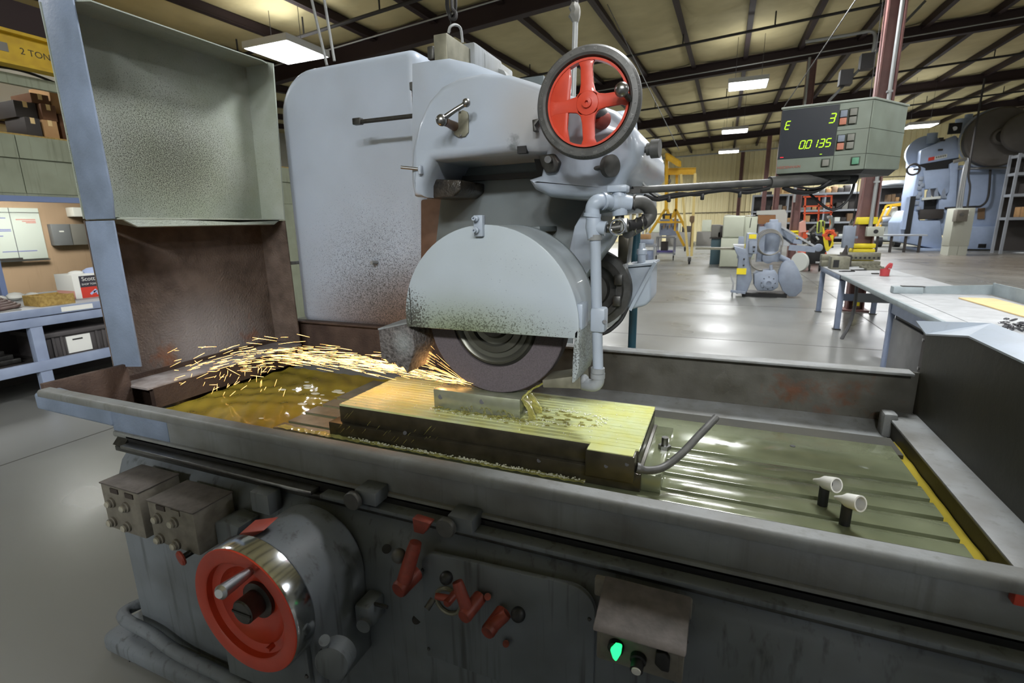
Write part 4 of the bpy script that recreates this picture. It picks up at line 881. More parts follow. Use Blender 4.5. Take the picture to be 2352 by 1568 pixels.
for i in range(900):
    x = rnd.uniform(-1.25, -.34); k = (x + 1.25) / .9
    if rnd.random() < .25 + .6 * k * (0.5 + .5 * math.sin(x * 40)): bubble(V(x, 1.368 + abs(rnd.gauss(0, .008)), .833), rnd.uniform(.002, .0048))
for i in range(16):
    cx, cy = rnd.uniform(-2.1, -1.66), rnd.uniform(1.5, 2.0)
    m.ball(V(cx, cy, .778), rnd.uniform(.008, .022), 8, (1.3, .8, .12))
for i in range(150):
    an = rnd.uniform(0, 6.28); bubble(V(-.45 + .13 * math.cos(an) + rnd.gauss(0, .01), 1.56 + .06 * math.sin(an) + rnd.gauss(0, .006), .954), rnd.uniform(.0015, .004))
for i in range(160):
    bubble(V(rnd.uniform(-1.25, -.2), rnd.uniform(1.42, 1.77), .953), rnd.uniform(.001, .003))
for i in range(120):
    bubble(V(rnd.uniform(-.95, -.5), 1.485 - abs(rnd.gauss(0, .018)), .953), rnd.uniform(.0015, .0035))
fo = m.build('foam', 'foam', smooth=80); tag(fo, 'whitish foam and bubbles floating along the coolant edges', 'foam', kind='stuff')
m = MB(); rnd = random.Random(5)
vs = []; fs = []; NU, NV = 14, 16            # a thin sheet of coolant from the nozzle over the block's end
for j in range(NV + 1):
    k = j / NV
    for i in range(NU + 1):
        u = i / NU; a = V(-.537, 1.505 + .09 * u, 1.073 - .012 * u); b = V(-.597 + .006 * math.sin(u * 19), 1.50 + .095 * u, 1.0235); c = V(-.565 + .02 * math.sin(u * 11), 1.485 + .12 * u, .956)
        p = a.lerp(b, k * 2) + V(0, 0, .006 * math.sin(math.pi * k * 2)) if k <= .5 else b.lerp(c, k * 2 - 1) + V(.012 * math.sin(math.pi * (k * 2 - 1)), 0, 0)
        vs.append(p + V(rnd.gauss(0, .001), 0, rnd.gauss(0, .001)))
for j in range(NV):
    for i in range(NU): q_ = j * (NU + 1) + i; fs.append((q_, q_ + 1, q_ + NU + 2, q_ + NU + 1))
m.add(vs, fs); m.add([v + V(-.003, 0, -.002) for v in vs], [f[::-1] for f in fs])
for i in range(90):       # splash crown along the foot of the block and around its end
    x = rnd.uniform(-.94, -.58); m.ball(V(x, 1.488 - abs(rnd.gauss(0, .012)), .953 + abs(rnd.gauss(0, .004))), rnd.uniform(.002, .006), 7, (1.7, .9, .45))
for i in range(50):
    an = rnd.uniform(-1.9, 1.9); r = abs(rnd.gauss(.09, .035)); m.ball(V(-.57 + r * math.cos(an) * 1.4, 1.55 + r * math.sin(an) * .7, .953), rnd.uniform(.003, .008), 7, (1.8, 1, .3))
for i in range(14):
    x = rnd.uniform(-.85, -.61); a = V(x, 1.489, rnd.uniform(.96, .975)); k = rnd.uniform(.4, 1)
    m.tube(smooth_path([a, a + V(.010, -.008, .016 * k), a + V(.026 * k, -.014, .014 * k), a + V(.04 * k, -.018, -.004)], 3), [.0006, .0009, .0011, .0011, .001, .001, .0008, .0007, .0006, .0004], 5)
for i in range(26):
    x = rnd.uniform(-1.28, -.85); a = V(x, 1.385 - rnd.uniform(0, .02), rnd.uniform(.86, .945)); m.tube([a, a + V(-.014, -.004, -.016) * rnd.uniform(.5, 1.6)], [.0006, .0003], 4)
js = m.build('coolant_jet', 'coolant_stream', smooth=60); tag(js, 'yellow coolant jet and splashes washing over the workpiece', 'coolant', kind='stuff')

# sparks thrown left from the contact line
m = MB(); rnd = random.Random(11)
def streak(a, b, r):
    m.tube([a, a.lerp(b, .3), b], [r * .4, r, r * .3], 4)
CURVE = [(1090, 884), (1000, 862), (930, 848), (860, 836), (780, 826), (700, 818), (620, 816), (540, 826), (470, 842), (400, 866)]
def curve(t):
    t = max(0, min(.9999, t)) * (len(CURVE) - 1); i = int(t); f = t - i
    return CURVE[i][0] * (1 - f) + CURVE[i + 1][0] * f, CURVE[i][1] * (1 - f) + CURVE[i + 1][1] * f
for i in range(480):
    t = min(1, abs(rnd.gauss(.48, .24))); x, y = curve(t); x2, y2 = curve(t + .03)
    sp = 3 + 24 * t ** 1.1; off = rnd.gauss(0, sp) ; Y = 1.55 + rnd.gauss(0, .02 + .05 * t)
    ln = rnd.uniform(10, 46) * (1.15 if t < .65 else .7); an = math.atan2(y2 - y, x2 - x) + rnd.gauss(0, .03 + .05 * t) + off * .003
    a = ay(x, y + off, Y); b = ay(x + ln * math.cos(an), y + off + ln * math.sin(an), Y + rnd.gauss(0, .006))
    streak(a, b, rnd.uniform(.0004, .0009))
for i in range(44):       # fan between wheel and deflector
    Y = 1.56; an = math.radians(rnd.uniform(196, 226)); r0 = rnd.uniform(5, 150); ln = rnd.uniform(20, 70)
    a = ay(1075 + r0 * math.cos(an), 880 + r0 * math.sin(an), Y); b = ay(1075 + (r0 + ln) * math.cos(an), 880 + (r0 + ln) * math.sin(an), Y)
    streak(a, b, .0003)
for i in range(40):       # stray sparks falling towards the coolant
    x, y = rnd.gauss(540, 55), rnd.uniform(840, 900); Y = 1.6 + rnd.gauss(0, .08); an = rnd.uniform(1.6, 2.7); ln = rnd.uniform(6, 18)
    streak(ay(x, y, Y), ay(x + ln * math.cos(an), y + ln * math.sin(an), Y), .0007)
for x, y, x2, y2 in ((682, 767, 711, 774), (607, 772, 638, 777), (580, 775, 636, 783), (375, 852, 381, 842), (566, 787, 602, 790), (447, 828, 455, 835), (455, 797, 497, 796), (1062, 800, 1066, 812), (905, 790, 906, 800), (520, 845, 552, 862)):
    streak(ay(x, y, 1.6), ay(x2, y2, 1.6), .0009)
for i in range(34):       # glowing spray at the contact point
    x = rnd.uniform(880, 1080); y = 884 - (1090 - x) * .2 + rnd.gauss(0, 4)
    streak(ay(x, y, 1.54 + rnd.gauss(0, .02)), ay(x - rnd.uniform(25, 80), y - rnd.uniform(4, 14), 1.54), .0005)
sp = m.build('sparks', 'spark', smooth=0); tag(sp, 'stream of glowing orange sparks flying left off the grinding wheel', 'sparks', kind='stuff')
MT['spark'].cycles.emission_sampling = 'NONE'
for px, py, e in ((1000, 842, .35), (860, 826, 1.0), (720, 806, .8)):
    L = bpy.data.lights.new('spark_light', 'POINT'); L.energy = e; L.color = (1, .5, .18); L.shadow_soft_size = .012
    o = bpy.data.objects.new('spark_light', L); COL.objects.link(o); o.location = ay(px, py, 1.58); o.parent = None

# ================================================================== digital readout on its arm
za, zb = 1.99, 1.765
a, b, c = V(.157, 2.135, 0), V(.4225, 2.094, 0), V(.5655, 2.287, 0); d_ = a + V(.10, .235, 0)
D = thing('digital_readout', 'grey digital readout showing green digits on a swing arm', 'readout', ((a + c) / 2) + V(0, 0, zb))
def up(p, z): return V(p.x, p.y, z)
ins = .004
MB().hexa([up(a, zb), up(b, zb), up(c, zb + .008), up(d_, zb + .008), up(a, za - .006), up(b, za - .006), up(c, za - .006), up(d_, za - .006)]).build('case', 'dro_case', D, .005)
ov = lambda p, q, k: p + (p - q).normalized() * k
MB().hexa([up(a, za - .007) + V(-.003, -.003, 0), up(b, za - .007) + V(.001, -.004, 0), up(c, za - .007) + V(.004, 0, 0), up(d_, za - .007) + V(-.003, .003, 0)] + [up(a, za) + V(-.003, -.003, 0), up(b, za) + V(.001, -.004, 0), up(c, za) + V(.004, 0, 0), up(d_, za) + V(-.003, .003, 0)]).build('lid', 'dro_top', D, .002)
fr = (b - a).normalized(); fn = V(fr.y, -fr.x, 0); FW = (b - a).length; FH = za - zb - .007
def fp(u, v, o=.001): return a + fr * (u * FW) + V(0, 0, zb + v * FH) + fn * o      # u,v on the front face
def face(u0, u1, v0, v1, o0, o1): return MB().hexa([fp(u0, v0, o0), fp(u1, v0, o0), fp(u1, v0, o1), fp(u0, v0, o1), fp(u0, v1, o0), fp(u1, v1, o0), fp(u1, v1, o1), fp(u0, v1, o1)])
SC = face(.008, .645, .235, .985, -.002, .002).build('screen', 'screen', D)
for v in (.235, .6): face(.645 if v > .3 else .0, 1, v - .003, v + .003, -.002, .0008).build('groove', 'dro_groove', D)
face(.645, .651, 0, .985, -.002, .0008).build('groove', 'dro_groove', D); face(.985, .99, 0, .985, -.002, .0008).build('groove', 'dro_groove', D)
sr = (c - b).normalized(); sn = V(sr.y, -sr.x, 0); SW = (c - b).length
def spf(u, v, o): return b + sr * (u * SW) + V(0, 0, zb + v * FH) + sn * o
for v in (.235, .6): MB().hexa([spf(0, v - .003, -.001), spf(1, v - .003, -.001), spf(1, v - .003, .0008), spf(0, v - .003, .0008), spf(0, v + .003, -.001), spf(1, v + .003, -.001), spf(1, v + .003, .0008), spf(0, v + .003, .0008)]).build('groove', 'dro_groove', D)
SEG = {'0': 'abcdef', '1': 'bc', '3': 'abcdg', '5': 'acdfg', 'E': 'adefg'}
def digit(ch, u, v, w, h):
    m = MB(); t = h * .13; k = .18
    def P(x, y): return fp(u + (x * w + y * h * k) / FW, v + (y * h) / FH, .0022)
    def bar(x0, y0, x1, y1):
        d = Vector((x1 - x0, y1 - y0)).normalized(); n = Vector((-d.y, d.x)); tx = t / w * .5 * abs(n.x) + 0; 
        hw = (.5 * t / w if abs(d.y) > .5 else 0, .5 * t / h if abs(d.x) > .5 else 0)
        ps = [P(x0 - hw[0], y0 - hw[1]), P(x1 + hw[0], y0 - hw[1]) if abs(d.x) > .5 else P(x0 + hw[0], y0), P(x1 + hw[0], y1 + hw[1]), P(x0 - hw[0], y1 + hw[1])] if abs(d.x) > .5 else [P(x0 - hw[0], y0), P(x0 + hw[0], y0), P(x0 + hw[0], y1), P(x0 - hw[0], y1)]
        m.prism(ps, fn * .0006)
    g = .07
    for s in SEG[ch]:
        x0, y0, x1, y1 = {'a': (g, 1, 1 - g, 1), 'd': (g, 0, 1 - g, 0), 'g': (g, .5, 1 - g, .5), 'f': (0, .5 + g / 2, 0, 1 - g / 2), 'e': (0, g / 2, 0, .5 - g / 2), 'b': (1, .5 + g / 2, 1, 1 - g / 2), 'c': (1, g / 2, 1, .5 - g / 2)}[s]
        bar(x0, y0, x1, y1)
    m.build('digit', 'digit', SC, smooth=0)
digit('E', .055, .69, .0135, .026); digit('3', .545, .725, .0155, .0285)
for i, ch in enumerate('00135'): digit(ch, .245 + i * .073, .375, .0135, .0255)
face(.305, .312, .36, .375, .002, .003).build('decimal_point', 'digit', SC)
face(.035, .075, .255, .266, .002, .003).build('red_light', 'led_red', SC); face(.49, .515, .262, .272, .002, .003).build('green_light', 'digit', SC)
def key(u, v, mat, w=.075, h=.10):
    k = face(u - w / 2 - .012, u + w / 2 + .012, v - h / 2 - .015, v + h / 2 + .015, 0, .0012).build('key_well', 'dro_groove', D); face(u - w / 2, u + w / 2, v - h / 2, v + h / 2, .0, .010).build('key', mat, k, .002)
for u, v, mt in ((.70, .835, 'key_blue'), (.80, .845, 'key_grey'), (.70, .725, 'key_red'), (.80, .73, 'key_grey'), (.705, .475, 'key_blue'), (.805, .48, 'key_grey'), (.705, .36, 'key_red'), (.805, .365, 'key_grey'), (.565, .13, 'key_grey'), (.885, .13, 'key_green')): key(u, v, mt)
lettering('brand_lettering', 'HEIDENHAIN', .0125, 'print_red', D, fp(.15, .10, .0012), fr, V(0, 0, 1))
MB().hexa([up(a, zb - .012) + V(.02, .01, 0), up(b, zb - .012) + V(-.01, .01, 0), up(c, zb - .012) + V(-.03, .0, 0), up(d_, zb - .012), up(a, zb) + V(.005, .004, 0), up(b, zb) + V(-.002, .004, 0), up(c, zb + .008) + V(-.01, 0, 0), up(d_, zb + .008)]).build('base_tray', 'black', D)
p0, p1, p2 = ay(1452, 437, 1.75), ay(1800, 417, 2.1), ay(1955, 407, 2.22)
AR = MB().tube([p0, p0.lerp(p1, .5), p1], .0125, 14).build('swing_arm', 'iron', D)
MB().cyl(p1 - (p1 - p0) * .1, p2, .02, n=16).build('arm_sleeve', 'iron', AR); MB().cyl(p2 - V(.06, .02, 0), p2 + V(.012, .005, 0), .024, n=16).build('arm_cap', 'black', AR)
MB().box(p2.x - .2, p2.x - .04, p2.y - .04, p2.y + .06, p2.z + .015, zb - .01).build('mount_block', 'black', AR)
MB().obox(ay(1440, 440, 1.72), .09, .04, .012).build('arm_bracket', 'steel_dark', AR)
arm = lambda t, dz: p0.lerp(p1, t) + V(0, -.012, dz)
MB().tube(smooth_path([arm(.08, -.02), arm(.16, -.035), arm(.24, -.03), arm(.35, -.025), arm(.5, -.02), arm(.62, -.018), arm(.75, -.03), arm(.9, -.02)], 6), .0065, 8).build('signal_cable', 'black_rubber', AR)
MB().tube(smooth_path([arm(.16, -.03), arm(.3, -.02), arm(.42, -.028), arm(.55, -.016), arm(.7, -.02), arm(.85, -.016)], 6), .005, 8).build('signal_cable', 'black_rubber', AR)
MB().tube(smooth_path([ay(1800, 430, 2.1), ay(1825, 440, 2.12), ay(1860, 441, 2.14), ay(1885, 432, 2.15), ay(1908, 415, 2.16)], 6), .0085, 8).build('signal_cable', 'black_rubber', AR)
MB().tube(smooth_path([ay(1815, 425, 2.1), ay(1860, 433, 2.12), ay(1900, 426, 2.14), ay(1950, 412, 2.2)], 6), .004, 6).build('signal_cable', 'black_rubber', AR)
MB().tube(smooth_path([ay(1488, 440, 1.78), ay(1512, 455, 1.8), ay(1535, 458, 1.82), ay(1545, 447, 1.83)], 6), .003, 6).build('signal_cable', 'black_rubber', AR)
MB().tube(smooth_path([ay(1966, 402, 2.25), ay(1955, 445, 2.25), ay(1930, 475, 2.25), ay(1900, 478, 2.25), ay(1850, 436, 2.3)], 7), .0045, 6).build('signal_cable', 'black_rubber', AR)
for t in (.235, .45, .7): MB().obox(arm(t, -.035), .012, .015, .022).build('cable_tie', 'black', AR, .003)

# ================================================================== right background
def wheel(m, c, r, w=.03): m.cyl(c - V(w / 2, 0, 0), c + V(w / 2, 0, 0), r, n=14)
def caster(parent, x, y, r=.06, top=None):
    m = MB(); wheel(m, V(x, y, r), r, .035); m.build('caster', 'black', parent)
    MB().box(x - .03, x + .03, y - .02, y + .02, r, (top or 2 * r + .04)).build('caster_fork', 'steel_dark', parent)

# --- blue steel table with fixtures
tx0, tx1, ty0, ty1, tz = 1.62, 2.52, 8.62, 10.38, .82
BT = thing('blue_steel_table', 'pale blue steel table carrying grey clamping fixtures', 'table', (2.07, 9.8, 0))
MB().box(tx0, tx1, ty0, ty1, tz - .02, tz).build('table_top', 'bench_top', BT, .003)
for x0, x1, y0, y1 in ((tx0, tx0 + .06, ty0, ty1), (tx1 - .06, tx1, ty0, ty1), (tx0, tx1, ty0, ty0 + .06), (tx0, tx1, ty1 - .06, ty1)): MB().box(x0, x1, y0, y1, tz - .09, tz - .015).build('apron', 'bench_blue', BT, .003)
for x in (tx0 + .04, tx1 - .04):
    for y in (ty0 + .04, 10.3): 
        l = MB().box(x - .035, x + .035, y - .035, y + .035, .015, tz - .02).build('leg', 'bench_blue', BT, .003); MB().box(x - .05, x + .05, y - .05, y + .05, 0, .015).build('foot_plate', 'steel_dark', l)
MB().box(tx0 + .04, tx1, ty0 + .01, ty0 + .05, .44, .54).build('stretcher', 'bench_blue', BT); MB().box(tx0 + .2, tx1, ty0 - .02, ty0 + .01, .43, .56).build('stretcher_sheet', 'rack_grey', BT)
def on(px, py): return az(px, py, tz)
def fixture(label, px, py, sx, sy, sz, rz=0):
    c = on(px, py); t = thing('clamping_fixture', label, 'fixture', (c.x, c.y, tz), 'fixtures on the blue table')
    MB().obox(c + V(0, 0, sz * .5), sx, sy, sz, rz).build('body', 'steel_fixture', t, .008)
    return t, c
t, c = fixture('small open grey steel box at the near corner of the blue table', 1925, 617, .26, .26, .20); MB().box(c.x - .1, c.x - .02, c.y - .134, c.y - .128, tz + .03, tz + .15).build('opening', 'black', t)
t, c = fixture('flat grey vise on the far left of the blue table', 1902, 611, .24, .2, .1); MB().obox(c + V(.02, .05, .15), .28, .16, .1).build('jaw', 'steel_fixture', t, .01); MB().cyl(c + V(-.2, -.03, .06), c + V(-.14, -.03, .06), .02).build('screw', 'steel', t)
t, c = fixture('long slotted grey fixture bar on the blue table', 1972, 611, .58, .16, .09); MB().obox(c + V(0, .02, .17), .58, .12, .13).build('upper_bar', 'steel_fixture', t, .01)
for i in range(9): MB().obox(c + V(-.26 + i * .065, -.045, .145), .03, .01, .03).build('slot', 'black', t)
t = thing('dark_clamp', 'small dark clamp with pointed top on the blue table', 'clamp', (*on(1936, 612).xy, tz)); c = on(1936, 612)
MB().obox(c + V(0, 0, .1), .2, .18, .2).build('body', 'goods_dark', t, .02); MB().tube([c + V(0, 0, .2), c + V(.01, 0, .28), c + V(.015, 0, .36)], [.05, .03, .012], 8).build('spindle', 'goods_dark', t)
for lab, px, py, s in (('short ribbed steel bar beside the far edge of the blue table', 1998, 615, .3), ('thin ribbed steel bar nearest the red cup on the blue table', 2010, 620, .3)):
    c = on(px, py); t = thing('steel_bar', lab, 'bar', (c.x, c.y, tz)); MB().obox(c + V(0, 0, .02), s, .08, .04, .3).build('bar', 'steel_fixture', t, .005)
    for i in range(4): MB().obox(c + V(-.09 + i * .06, -.03 + i * .02, .045), .03, .06, .02, .3).build('tooth', 'steel_fixture', t)
for lab, px, py in (('pair of black wrenches lying on the blue table', 1972, 621), ('black flat bar lying at the near edge of the blue table', 1945, 624)):
    c = on(px, py); tag(MB().obox(c + V(0, 0, .008), .22, .03, .012, .2).obox(c + V(.03, .05, .008), .18, .02, .012, .4).build('hand_tool', 'black', None, .003), lab, 'tool')

# --- long grey work table, its tray edges, cabinet end and things on it
WT = thing('work_table', 'long grey topped work table with upturned tray edges', 'table', (2.1, 6.3, 0))
wx0, wx1, wy0, wy1 = 1.62, 2.56, 4.1, 8.55
MB().box(wx0, wx1, wy0, wy1, tz - .03, tz + .001).build('table_top', 'bench_top', WT, .003)
MB().box(wx0 - .01, wx0 + .02, wy0, wy1, tz - .05, tz + .002).build('edge_strip', 'tray_grey', WT, .002)
MB().box(wx0 + .03, wx0 + .06, wy0, 6.3, tz - .16, tz - .03).build('side_rail', 'bench_blue', WT)
MB().box(wx0 + .15, wx1, wy0 - .3, 6.55, tz + .001, tz + .006).build('liner_sheet', 'bench_top', WT)
m = MB(); m.tube(smooth_path([V(1.72, 8.1, tz - .03), V(1.72, 8.05, .45), V(1.68, 8.0, .2), V(1.6, 7.95, .0)], 5), .022, 6); m.build('bent_leg', 'sheet_grey', WT)
for x, y in ((wx1 - .06, wy1 - .2), (wx1 - .06, wy0 + .1)): MB().box(x - .03, x + .03, y - .03, y + .03, 0, tz - .03).build('leg', 'bench_blue', WT)
MB().box(wx0 + .02, wx0 + .07, 6.2, 6.25, 0, tz - .03).build('leg', 'bench_blue', WT)
CBN = MB().box(wx0 + .06, wx1 - .1, 4.3, 6.15, .12, tz - .16).build('cabinet', 'black', WT)
MB().box(wx0 + .03, wx0 + .05, 5.2, 6.1, .03, tz - .2).build('cabinet_door', 'sheet_grey', WT, .004)
MB().box(wx0 + .01, wx0 + .05, 5.12, 5.18, .1, tz - .1).build('door_post', 'goods_dark', WT)
for z in (.35, .6): MB().cyl(V(wx0 - .0, 5.15, z), V(wx0 + .012, 5.15, z), .015, n=8).build('hinge_knuckle', 'steel', WT)
MB().box(wx0 + .02, wx0 + .05, 4.2, 5.2, tz - .12, tz - .08).build('drawer_slide', 'alu', WT)
def q(px, py, z=.82): return az(px, py, z)
A_, B_, C_ = q(2046, 664, .826), q(2262, 671, .826), q(2352, 702, .826)
A_ = V(1.95, 6.55, .826); B_ = V(2.6, 6.65, .826); C_ = V(2.62, 4.6, .826)
MB().plate([A_, B_, B_ + V(0, 0, .10), A_ + V(0, 0, .075)], .012).build('tray_edge', 'tray_grey', WT)
MB().plate([B_, C_, C_ + V(0, 0, .12), B_ + V(0, 0, .12)], .012).build('tray_edge', 'tray_grey', WT)
MB().box(1.72, 1.98, 6.5, 6.62, tz + .004, tz + .075).build('tray_corner', 'tray_grey', WT, .006); MB().box(1.8, 2.0, 6.52, 6.6, tz + .076, tz + .082).build('corner_slot', 'black', WT)
n0 = ay(2228, 752, 3.75); n1 = ay(2352, 745, 3.75)
MB().prism([V(1.42, 3.86, tz - .14), V(1.42, 3.86, tz - .02), V(1.46, 3.86, tz + .03), V(2.6, 3.86, tz + .05), V(2.6, 3.86, tz - .14)], V(0, .012, 0)).build('tray_front', 'tray_grey', WT, .003)
MB().box(1.40, 2.6, 3.87, 4.12, tz - .03, tz + .001).build('tray_floor', 'bench_top', WT)
c = V(2.35, 5.65, tz + .007); tag(MB().obox(c + V(0, 0, .006), .28, 1.15, .012, .05).build('plywood_sheet', 'wood_ply', None, .002), 'pale plywood sheet lying against the tray edge', 'board')
# red cup with rag
c = q(2031, 634); t = thing('red_pot', 'small red pot stuffed with a red rag on the work table', 'pot', (c.x, c.y, tz))
MB().lathe(c, V(0, 0, 1), [(0, .004), (.055, .004), (.06, .1), (.056, .1), (.05, .02), (0, .02)], 18).build('cup', 'red_rag', t); MB().tube(smooth_path([c + V(0, 0, .08), c + V(.03, 0, .14), c + V(.06, .01, .17), c + V(.05, .0, .11)], 4), .022, 7).build('rag', 'red_rag', t)
c = q(2010, 629.5); tag(MB().obox(c + V(0, 0, .01), .09, .05, .014).build('steel_pad', 'goods_dark', None, .003), 'small dark steel pad lying left of the red pot', 'pad')
# chain heap
t = thing('chain_heap', 'heap of dark steel chain on the right of the work table', 'chain', (2.02, 4.55, tz)); rnd = random.Random(4)
lk = []
for i in range(90):
    cc = V(2.05 + rnd.gauss(0, .12), 4.5 + rnd.gauss(0, .1), tz + .02 + abs(rnd.gauss(0, .012))); d = V(rnd.uniform(-1, 1), rnd.uniform(-1, 1), rnd.uniform(-.3, .3)).normalized(); s = d.cross(V(rnd.uniform(-.4, .4), rnd.uniform(-.4, .4), 1)).normalized()
    MB().tube([cc + d * .021 * math.cos(a) + s * .012 * math.sin(a) for a in [k * math.pi / 5 for k in range(10)]], .0045, 5, True).build('chain_link', 'chain_steel', t)

# --- grey hydraulic saw-like machine on the floor
o = az(1775, 680, 0); ox, oy = o.x, o.y            # about (1.1, 12.2)
GM = thing('hydraulic_machine', 'grey cast machine with upright motor and round belt guard', 'machine', (ox, oy, 0))
def gp(px, py, dy=0): return ay(px, py, oy + dy)
MB().box(ox - .62, ox + .25, oy - .2, oy + .35, 0, .08).build('skid', 'black', GM)
MB().prism([gp(*p, -.3) for p in ((1690, 675), (1696, 590), (1690, 580), (1685, 565), (1712, 572), (1716, 535), (1740, 535), (1740, 560), (1722, 600), (1728, 640), (1715, 672))], V(0, .35, 0)).build('pedestal', 'grey_machine', GM, .02)
MB().prism([gp(*p, -.12) for p in ((1684, 562), (1720, 563), (1735, 575), (1700, 586))], V(0, .5, 0)).build('table', 'bench_top', GM, .01)
MB().beam(gp(1598, 570, .1), gp(1690, 571, .1), .16, .05).build('feed_bar', 'steel_fixture', GM)
MB().prism([gp(*p, -.36) for p in ((1720, 553), (1739, 555), (1739, 583), (1720, 582))], V(0, .08, 0)).build('switch_box', 'grey_machine', GM, .01)
MB().obox(gp(1732, 567, -.37), .05, .02, .03).build('switch', 'black', GM); MB().obox(gp(1731, 577, -.37), .03, .02, .03).build('switch', 'black', GM)
mt = MB().lathe(gp(1768, 600, .05), V(0, 0, 1), [(0, 0), (.18, 0), (.19, .05), (.19, .18), (.15, .22), (.15, .3), (.155, .31), (.155, .78), (.14, .82), (.0, .83)], 28).build('motor', 'grey_machine', GM)
MB().lathe(gp(1765, 592, -.12), V(0, -1, 0), [(0, 0), (.12, 0), (.12, .03), (.08, .05), (0, .05)], 24).build('motor_cover', 'grey_machine', mt)
MB().beam(gp(1745, 600, .08), gp(1752, 520, .08), .14, .2).build('column', 'grey_machine', GM)
MB().tube([gp(1768, 530, .1), gp(1766, 512, .1)], [.1, .09], 16).build('column_head', 'grey_machine', GM); MB().obox(gp(1776, 520, .05), .16, .2, .3).build('head_block', 'grey_machine', GM, .02)
MB().beam(gp(1784, 525, .2), gp(1822, 552, .5), .1, .14).build('arm', 'grey_machine', GM); MB().beam(gp(1812, 568, .3), gp(1872, 573, .3), .1, .12).build('lower_arm', 'grey_machine', GM)
MB().beam(gp(1790, 518, .2), gp(1872, 566, .3), .03, .04).build('stay_rod', 'bench_top', GM); MB().beam(gp(1822, 554, .4), gp(1842, 556, .4), .07, .09).build('arm_end', 'grey_machine', GM)
MB().prism([gp(*p, .3) for p in ((1790, 540), (1815, 560), (1812, 565), (1790, 562))], V(0, .2, 0)).build('arm_web', 'bench_top', GM)
MB().lathe(gp(1880, 569, .28), V(0, -1, 0), [(0, -.1), (.075, -.1), (.085, 0), (.075, .02), (0, .03)], 20).build('arm_knob', 'grey_machine', GM)
gb_ = MB().prism([gp(*p, -.35) for p in ((1732, 630), (1742, 622), (1780, 620), (1788, 632), (1788, 660), (1775, 668), (1740, 668), (1732, 655))], V(0, .5, 0)).build('gear_case', 'grey_machine', GM, .03)
MB().lathe(gp(1765, 650, -.36), V(0, -1, 0), [(0, 0), (.15, 0), (.15, .02), (.1, .03), (.1, .06), (.05, .07), (.05, .04), (0, .04)], 28).build('gear_cover', 'grey_machine', gb_)
for k in range(8): MB().ball(gp(1765, 650, -.38) + V(.13 * math.cos(k * .785), -.005, .13 * math.sin(k * .785)), .012, 8).build('cover_bolt', 'steel_dark', gb_)
MB().tube([gp(1771, 625, -.3), gp(1771, 608, -.3)], [.035, .03], 10).build('case_lever', 'grey_machine', GM)
MB().prism([gp(*p, -.18) for p in ((1795, 605), (1808, 597), (1822, 598), (1835, 620), (1844, 645), (1842, 668), (1828, 681), (1812, 681), (1798, 668), (1788, 645), (1788, 625))], V(0, .16, 0)).build('belt_guard', 'grey_machine', GM, .015)
MB().cyl(gp(1790, 590, 0), gp(1812, 600, 0), .06, n=14).build('belt_hub', 'grey_machine', GM)
hz0 = gp(1766, 556, -.22)
for k in range(4): MB().torus(hz0 + V(.01 * k, -.015 * k, -.01 * k), V(.15, -1, .12), .27 - .012 * k, .011, 30, 6).build('hose_coil', 'goods_grey', GM)
MB().tube(smooth_path([gp(1722, 590, -.3), gp(1726, 608, -.32), gp(1740, 619, -.34), gp(1752, 620, -.34)], 5), .02, 8).build('conduit', 'goods_grey', GM)
for px, py, w, h in ((1729, 543, .14, .09), (1703, 623, .19, .13)): MB().obox(gp(px, py, -.37 if py < 600 else -.312), w, .012, h).build('warning_label', 'yellow_tape', GM)
MB().lathe(gp(1713, 572, -.15), V(0, 0, 1), [(0, 0), (.03, 0), (.03, .1), (.012, .13), (0, .14)], 10).build('oil_bottle', 'yellow_tape'); tag(bpy.data.objects['oil_bottle'], 'yellow oil bottle standing on the hydraulic machine table', 'bottle')
for px, py in ((1709, 595), (1708, 609)): MB().ball(gp(px, py, -.32), .02, 8).build('bolt_head', 'steel_dark', GM)
MB().tube([gp(1678, 630, -.1), gp(1684, 650, -.2), gp(1681, 682, -.2)], .02, 6).build('guard_rail', 'bench_top', GM); MB().beam(gp(1678, 668, -.35), gp(1712, 672, -.35), .08, .05).build('skid_bar', 'grey_machine', GM)

# --- cream machine tool with grey side door
o = az(1660, 616, 0); cx, cy = o.x, o.y
CM = thing('cream_machine_tool', 'tall cream coloured machine cabinet with grey side door', 'machine', (cx + .9, cy + .5, 0))
def cp(px, py, dy=0): return ay(px, py, cy + dy)
l, r_, top = cp(1662, 500).x, cp(1712, 500).x, cp(1662, 496).z
MB().box(l, r_, cy, cy + 1.2, 1.05, top).build('upper_cabinet', 'cream_machine', CM, .05, 3)
MB().box(l - .02, cp(1705, 580).x, cy - .02, cy + 1.2, .06, 1.04).build('lower_cabinet', 'cream_machine', CM, .02)
MB().box(r_, cp(1742, 500).x, cy + .3, cy + 1.2, .3, top - .03).build('side_cabinet', 'cream_machine', CM, .02)
MB().box(r_ - .16, r_ + .02, cy - .03, cy + .05, .35, 1.1).build('side_door', 'grey_machine', CM, .01)
MB().box(l - .05, r_ + .3, cy + .05, cy + 1.1, 0, .06).build('plinth', 'goods_grey', CM)
MB().cyl(cp(1726, 500, -.02), cp(1722, 523, -.02), .012, n=6).build('gasket', 'black', CM)
MB().tube(smooth_path([cp(1664, 497, .3), cp(1670, 494, .3), cp(1700, 496, .3), cp(1735, 494, .3)], 4), .012, 6).build('cable', 'pipe_grey', CM)
